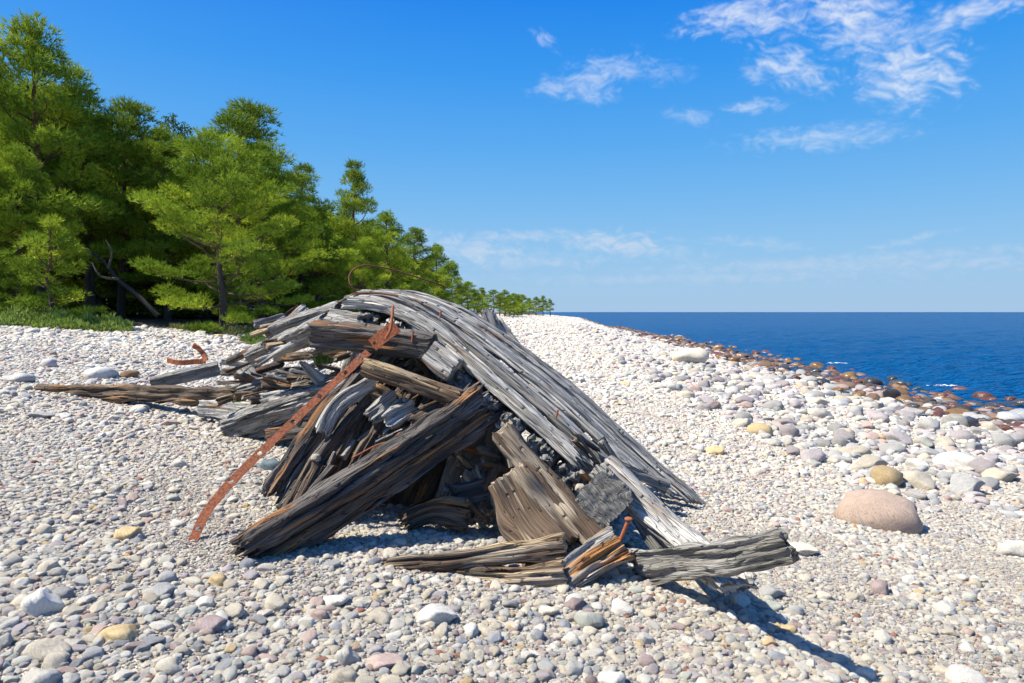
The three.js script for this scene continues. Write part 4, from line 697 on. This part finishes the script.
for (const [k, px, D, top, wide, label, turn] of [
  [0, 42, 25, 24, 1.0, 'tallest pine at the left edge of the wood'], [1, -14, 26, 38, 1.0, 'pine partly cut off by the left edge of the picture'], [2, -40, 22, 120, 1.0, 'low pine spreading in from the left edge'],
  [3, 92, 27, 70, 1.05, 'pine just right of the tallest one, its crown a step lower'], [5, 122, 28, 102, 1.0, 'dark-topped pine between the tallest pine and the birches'], [2, 20, 22.5, 150, 0.9, 'bright bushy pine in front of the tallest pine'],
  [0, 168, 28, 132, 1.0, 'pine under the birches'], [5, 238, 29, 104, 1.15, 'pine reaching to the right above the large bushy pine'], [4, 222, 23, 136, 1.0, 'large bushy bright green pine whose branches sweep to the ground'],
  [2, 262, 27, 148, 0.9, 'pine standing right behind the large bushy pine'], [1, 302, 33, 168, 1.0, 'pine with pointed shoots behind the wreck, left of the conical one'], [1, 356, 40, 164, 0.85, 'slender conical pine rising above its neighbours'],
  [4, 318, 33, 212, 0.9, 'low bushy pine behind the top of the wreck'], [2, 388, 44, 214, 0.9, 'round pine right of the conical one'], [5, 412, 52, 229, 1.0, 'flat-topped pine above the bent iron rod'], [4, 362, 38, 240, 0.8, 'low bushy pine under the conical one'],
  [2, 436, 62, 246, 0.9, 'pine where the tree line begins to fall towards the point'], [4, 452, 72, 263, 0.8, 'low pine right of the hull top'], [4, 404, 50, 262, 0.7, 'low pine behind the arch of the iron rod'],
]) plantTree(KINDS[k], px, D, top, wide, label);
{
  const r = rng(71), kept = [];
  for (const [px, D, top] of [[468, 86, 280], [482, 100, 286], [494, 118, 287], [505, 135, 288], [514, 150, 291], [522, 175, 293], [536, 215, 296], [543, 225, 296], [550, 235, 297], [476, 95, 290], [500, 128, 293], [462, 80, 284], [510, 142, 294], [518, 160, 294], [529, 200, 297]]) plantTree(KINDS[[2, 1, 0, 5, 3][Math.floor(r() * 5)]], px, D, top + r() * 3, 1.5, 'far pine in the row running out to the point', { group: 'far pines along the shore', light: true });
  for (let i = 0; i < 26; i++) { const px = -40 + i * 19 + r() * 8, D = piece([[-40, 30], [100, 33], [260, 36], [350, 50], [440, 80]], px) + r() * 4; const top = piece([[-40, 75], [40, 70], [120, 135], [200, 150], [260, 150], [300, 205], [350, 200], [400, 245], [440, 266]], px) + 22 * r(); const zone = px < 100 ? 'behind the tallest pine' : px < 200 ? 'behind the birches' : px < 290 ? 'behind the large bushy pine' : 'behind the conical pine'; plantTree(KINDS[Math.floor(r() * 6)], px, D, top, 1.15, 'shaded pine in the depth of the wood ' + zone, { group: 'pines in the depth of the wood ' + zone, light: true }); }
}
{ const r = rng(88); for (let i = 0; i < 22; i++) { const px = -30 + i * 21 + r() * 8, D = piece([[-40, 29], [100, 30], [260, 31], [350, 44], [440, 70]], px) + r() * 5; plantTree(KINDS[4], px, D, 312 - (95 + 45 * r()) * 30 / D, 1.7, 'low dark pine thicket tree between the trunks of the wood', { group: 'low pines between the trunks', light: true }); } }
plantTree(sap, 50, 20.2, 222, 1.0, 'thin young pine standing in front of the dark wood', { tall: 4.2, name: 'young_pine' });
plantTree(sap, 18, 20.8, 262, 1.0, 'small young pine by the left edge of the wood', { tall: 4.2, name: 'young_pine' });
// birches
function birch(seed) {
  const r = rng(seed), parts = [], tufts = [], tr = []; for (let i = 0; i <= 6; i++) tr.push(V(0.3 * n2(i * 0.5, seed), 10 * i / 6 * 0.9 - (i ? 0 : 0.3), 0.3 * n2(i * 0.5 + 5, seed)));
  const trunk = []; limb(trunk, tr, 0.14, 0.02, 8, () => [0.5, 0.48, 0.45]); const tc = new THREE.CatmullRomCurve3(tr);
  for (let i = 0; i < 30; i++) {
    const f = 0.45 + 0.54 * i / 30, az = i * 2.4 + r(), L = 1.9 * (1.15 - f) * (1.2 + r()) + 0.4, p0 = tc.getPointAt(f), pts = []; for (let k = 0; k <= 5; k++) { const s = k / 5; pts.push(p0.clone().add(V(Math.cos(az) * L * s * 0.8, L * (0.95 * s - 0.75 * s * s), Math.sin(az) * L * s * 0.8))); }
    limb(parts, pts, 0.025, 0.005, 4, () => [0.18, 0.15, 0.14]); const lc = new THREE.CatmullRomCurve3(pts);
    for (let k = 0; k < 26; k++) { const c = lc.getPointAt(0.25 + 0.75 * r()).add(V((r() - 0.5) * 0.5, -0.5 * r(), (r() - 0.5) * 0.5)), v = 0.8 + 0.5 * r(); for (let q = 0; q < 4; q++) tufts.push([c.clone().add(V((r() - 0.5) * 0.3, (r() - 0.5) * 0.3, (r() - 0.5) * 0.3)), V(0, -0.6, 0), 0.8 + 0.4 * r(), [0.10 * v, 0.15 * v, 0.035 * v]]); }
  }
  return { trunk: mergeGeometries(trunk), branches: mergeGeometries(parts), crown: leafMesh(tufts, 2, 0.13, 0.035, 0.9, seed) };
}
const bi = birch(3);
plantTree(bi, 178, 34, 95, 0.85, 'airy birch with thin top rising above the pines', { name: 'birch_tree' });
plantTree(bi, 142, 34, 114, 0.75, 'smaller birch crown left of the airy birch', { name: 'birch_tree', turn: 2 });
// leaning dead trunk and bare lower branches at the edge of the wood
{
  const out = []; limb(out, [at(158, 316, 23), at(136, 294, 23), at(118, 280, 23.2), at(104, 262, 23.5), at(84, 248, 24)], 0.09, 0.035, 8, () => [0.07, 0.06, 0.055]);
  limb(out, [at(118, 279, 22.5), at(100, 276, 22), at(92, 262, 22)], 0.05, 0.02, 6, () => [0.20, 0.18, 0.16]); limb(out, [at(108, 268, 22.8), at(112, 252, 22.6), at(106, 240, 22.6)], 0.045, 0.012, 6, () => [0.2, 0.18, 0.16]);
  tag(mesh('dead_tree', mergeGeometries(out), bark), 'dark dead trunk leaning out of the wood', 'tree');
}
// ---------------------------------------------------------------- ground plants
{
  const r = rng(404), leafM = new THREE.MeshPhysicalMaterial({ vertexColors: true, roughness: 0.8, transmission: 0.35, thickness: 0, side: THREE.DoubleSide });
  function patch(name, x, z, rx, rz, hgt, count, tone, label, category, stuff) {
    const t = []; for (let i = 0; i < count; i++) { const a = r() * 6.283, q = Math.sqrt(r()), px = x + Math.cos(a) * rx * q, pz = z + Math.sin(a) * rz * q, k = (1 - q * q) * 0.7 + 0.15 + 0.55 * n2(px * 1.3, pz * 1.3); if (k < 0.12) continue; const v = 0.75 + 0.6 * r(); t.push([V(px - x, ground(px, pz) - ground(x, z) + hgt * k * r(), pz - z), V((r() - 0.5) * 0.7, 0.8, (r() - 0.5) * 0.7).normalize(), 0.7 + 0.6 * r(), tone.map((c) => c * v)]); }
    const m = mesh(name, leafMesh(t, 5, 0.13, 0.016, 0.5, Math.floor(r() * 1e6)), leafM); m.position.set(x, ground(x, z), z); tag(m, label, category, undefined, stuff); return m;
  }
  const G = (px, py) => onGround(px, py);
  let p = G(30, 325); patch('grass', p.x, -19.8, 2.6, 1.2, 0.42, 3600, [0.22, 0.31, 0.035], 'bright green low growth at the left edge of the wood', 'grass', 'stuff');
  patch('grass', -12.7, -20.6, 1.2, 0.9, 0.34, 1500, [0.21, 0.30, 0.035], 'bright green low growth under the young pines', 'grass', 'stuff');
  patch('grass', -9.5, -22.8, 1.9, 0.9, 0.22, 1300, [0.19, 0.21, 0.06], 'dry green grass under the large bushy pine', 'grass', 'stuff');
  patch('grass', -7.9, -25.5, 2.2, 1.6, 0.3, 2200, [0.14, 0.18, 0.045], 'grass at the foot of the trees beside the wreck', 'grass', 'stuff');
  patch('low_shrub', -7.0, -19.5, 0.75, 0.6, 0.32, 1500, [0.17, 0.26, 0.035], 'fresh green shrub on the shingle left of the wreck top', 'shrub');
  patch('low_shrub', -6.1, -20.5, 0.5, 0.5, 0.25, 700, [0.16, 0.22, 0.05], 'small shrub beside the fresh green shrub', 'shrub');
  for (const [px, py, D, s, label] of [[238, 402, 7.8, 0.14, 'tuft of green plants left of the short block'], [252, 393, 7.7, 0.12, 'upright green sprig beside the short block'], [326, 362, 6.9, 0.16, 'grass tuft growing behind the pale splinter'], [285, 380, 7.9, 0.10, 'small green sprig in the left pile']]) {
    const t = [], c = at(px, py, D); for (let i = 0; i < 70; i++) t.push([V((r() - 0.5) * s, (r() - 0.3) * s * 0.5, (r() - 0.5) * s), V((r() - 0.5) * 0.8, 0.9, (r() - 0.5) * 0.8).normalize(), 0.7 + 0.6 * r(), [0.12, 0.22, 0.03]]);
    const m = mesh('green_tuft', leafMesh(t, 3, s * 0.7, 0.008, 0.4, px), leafM); m.position.copy(c); tag(m, label, 'plant');
  }
}
renderer.render(scene, camera);
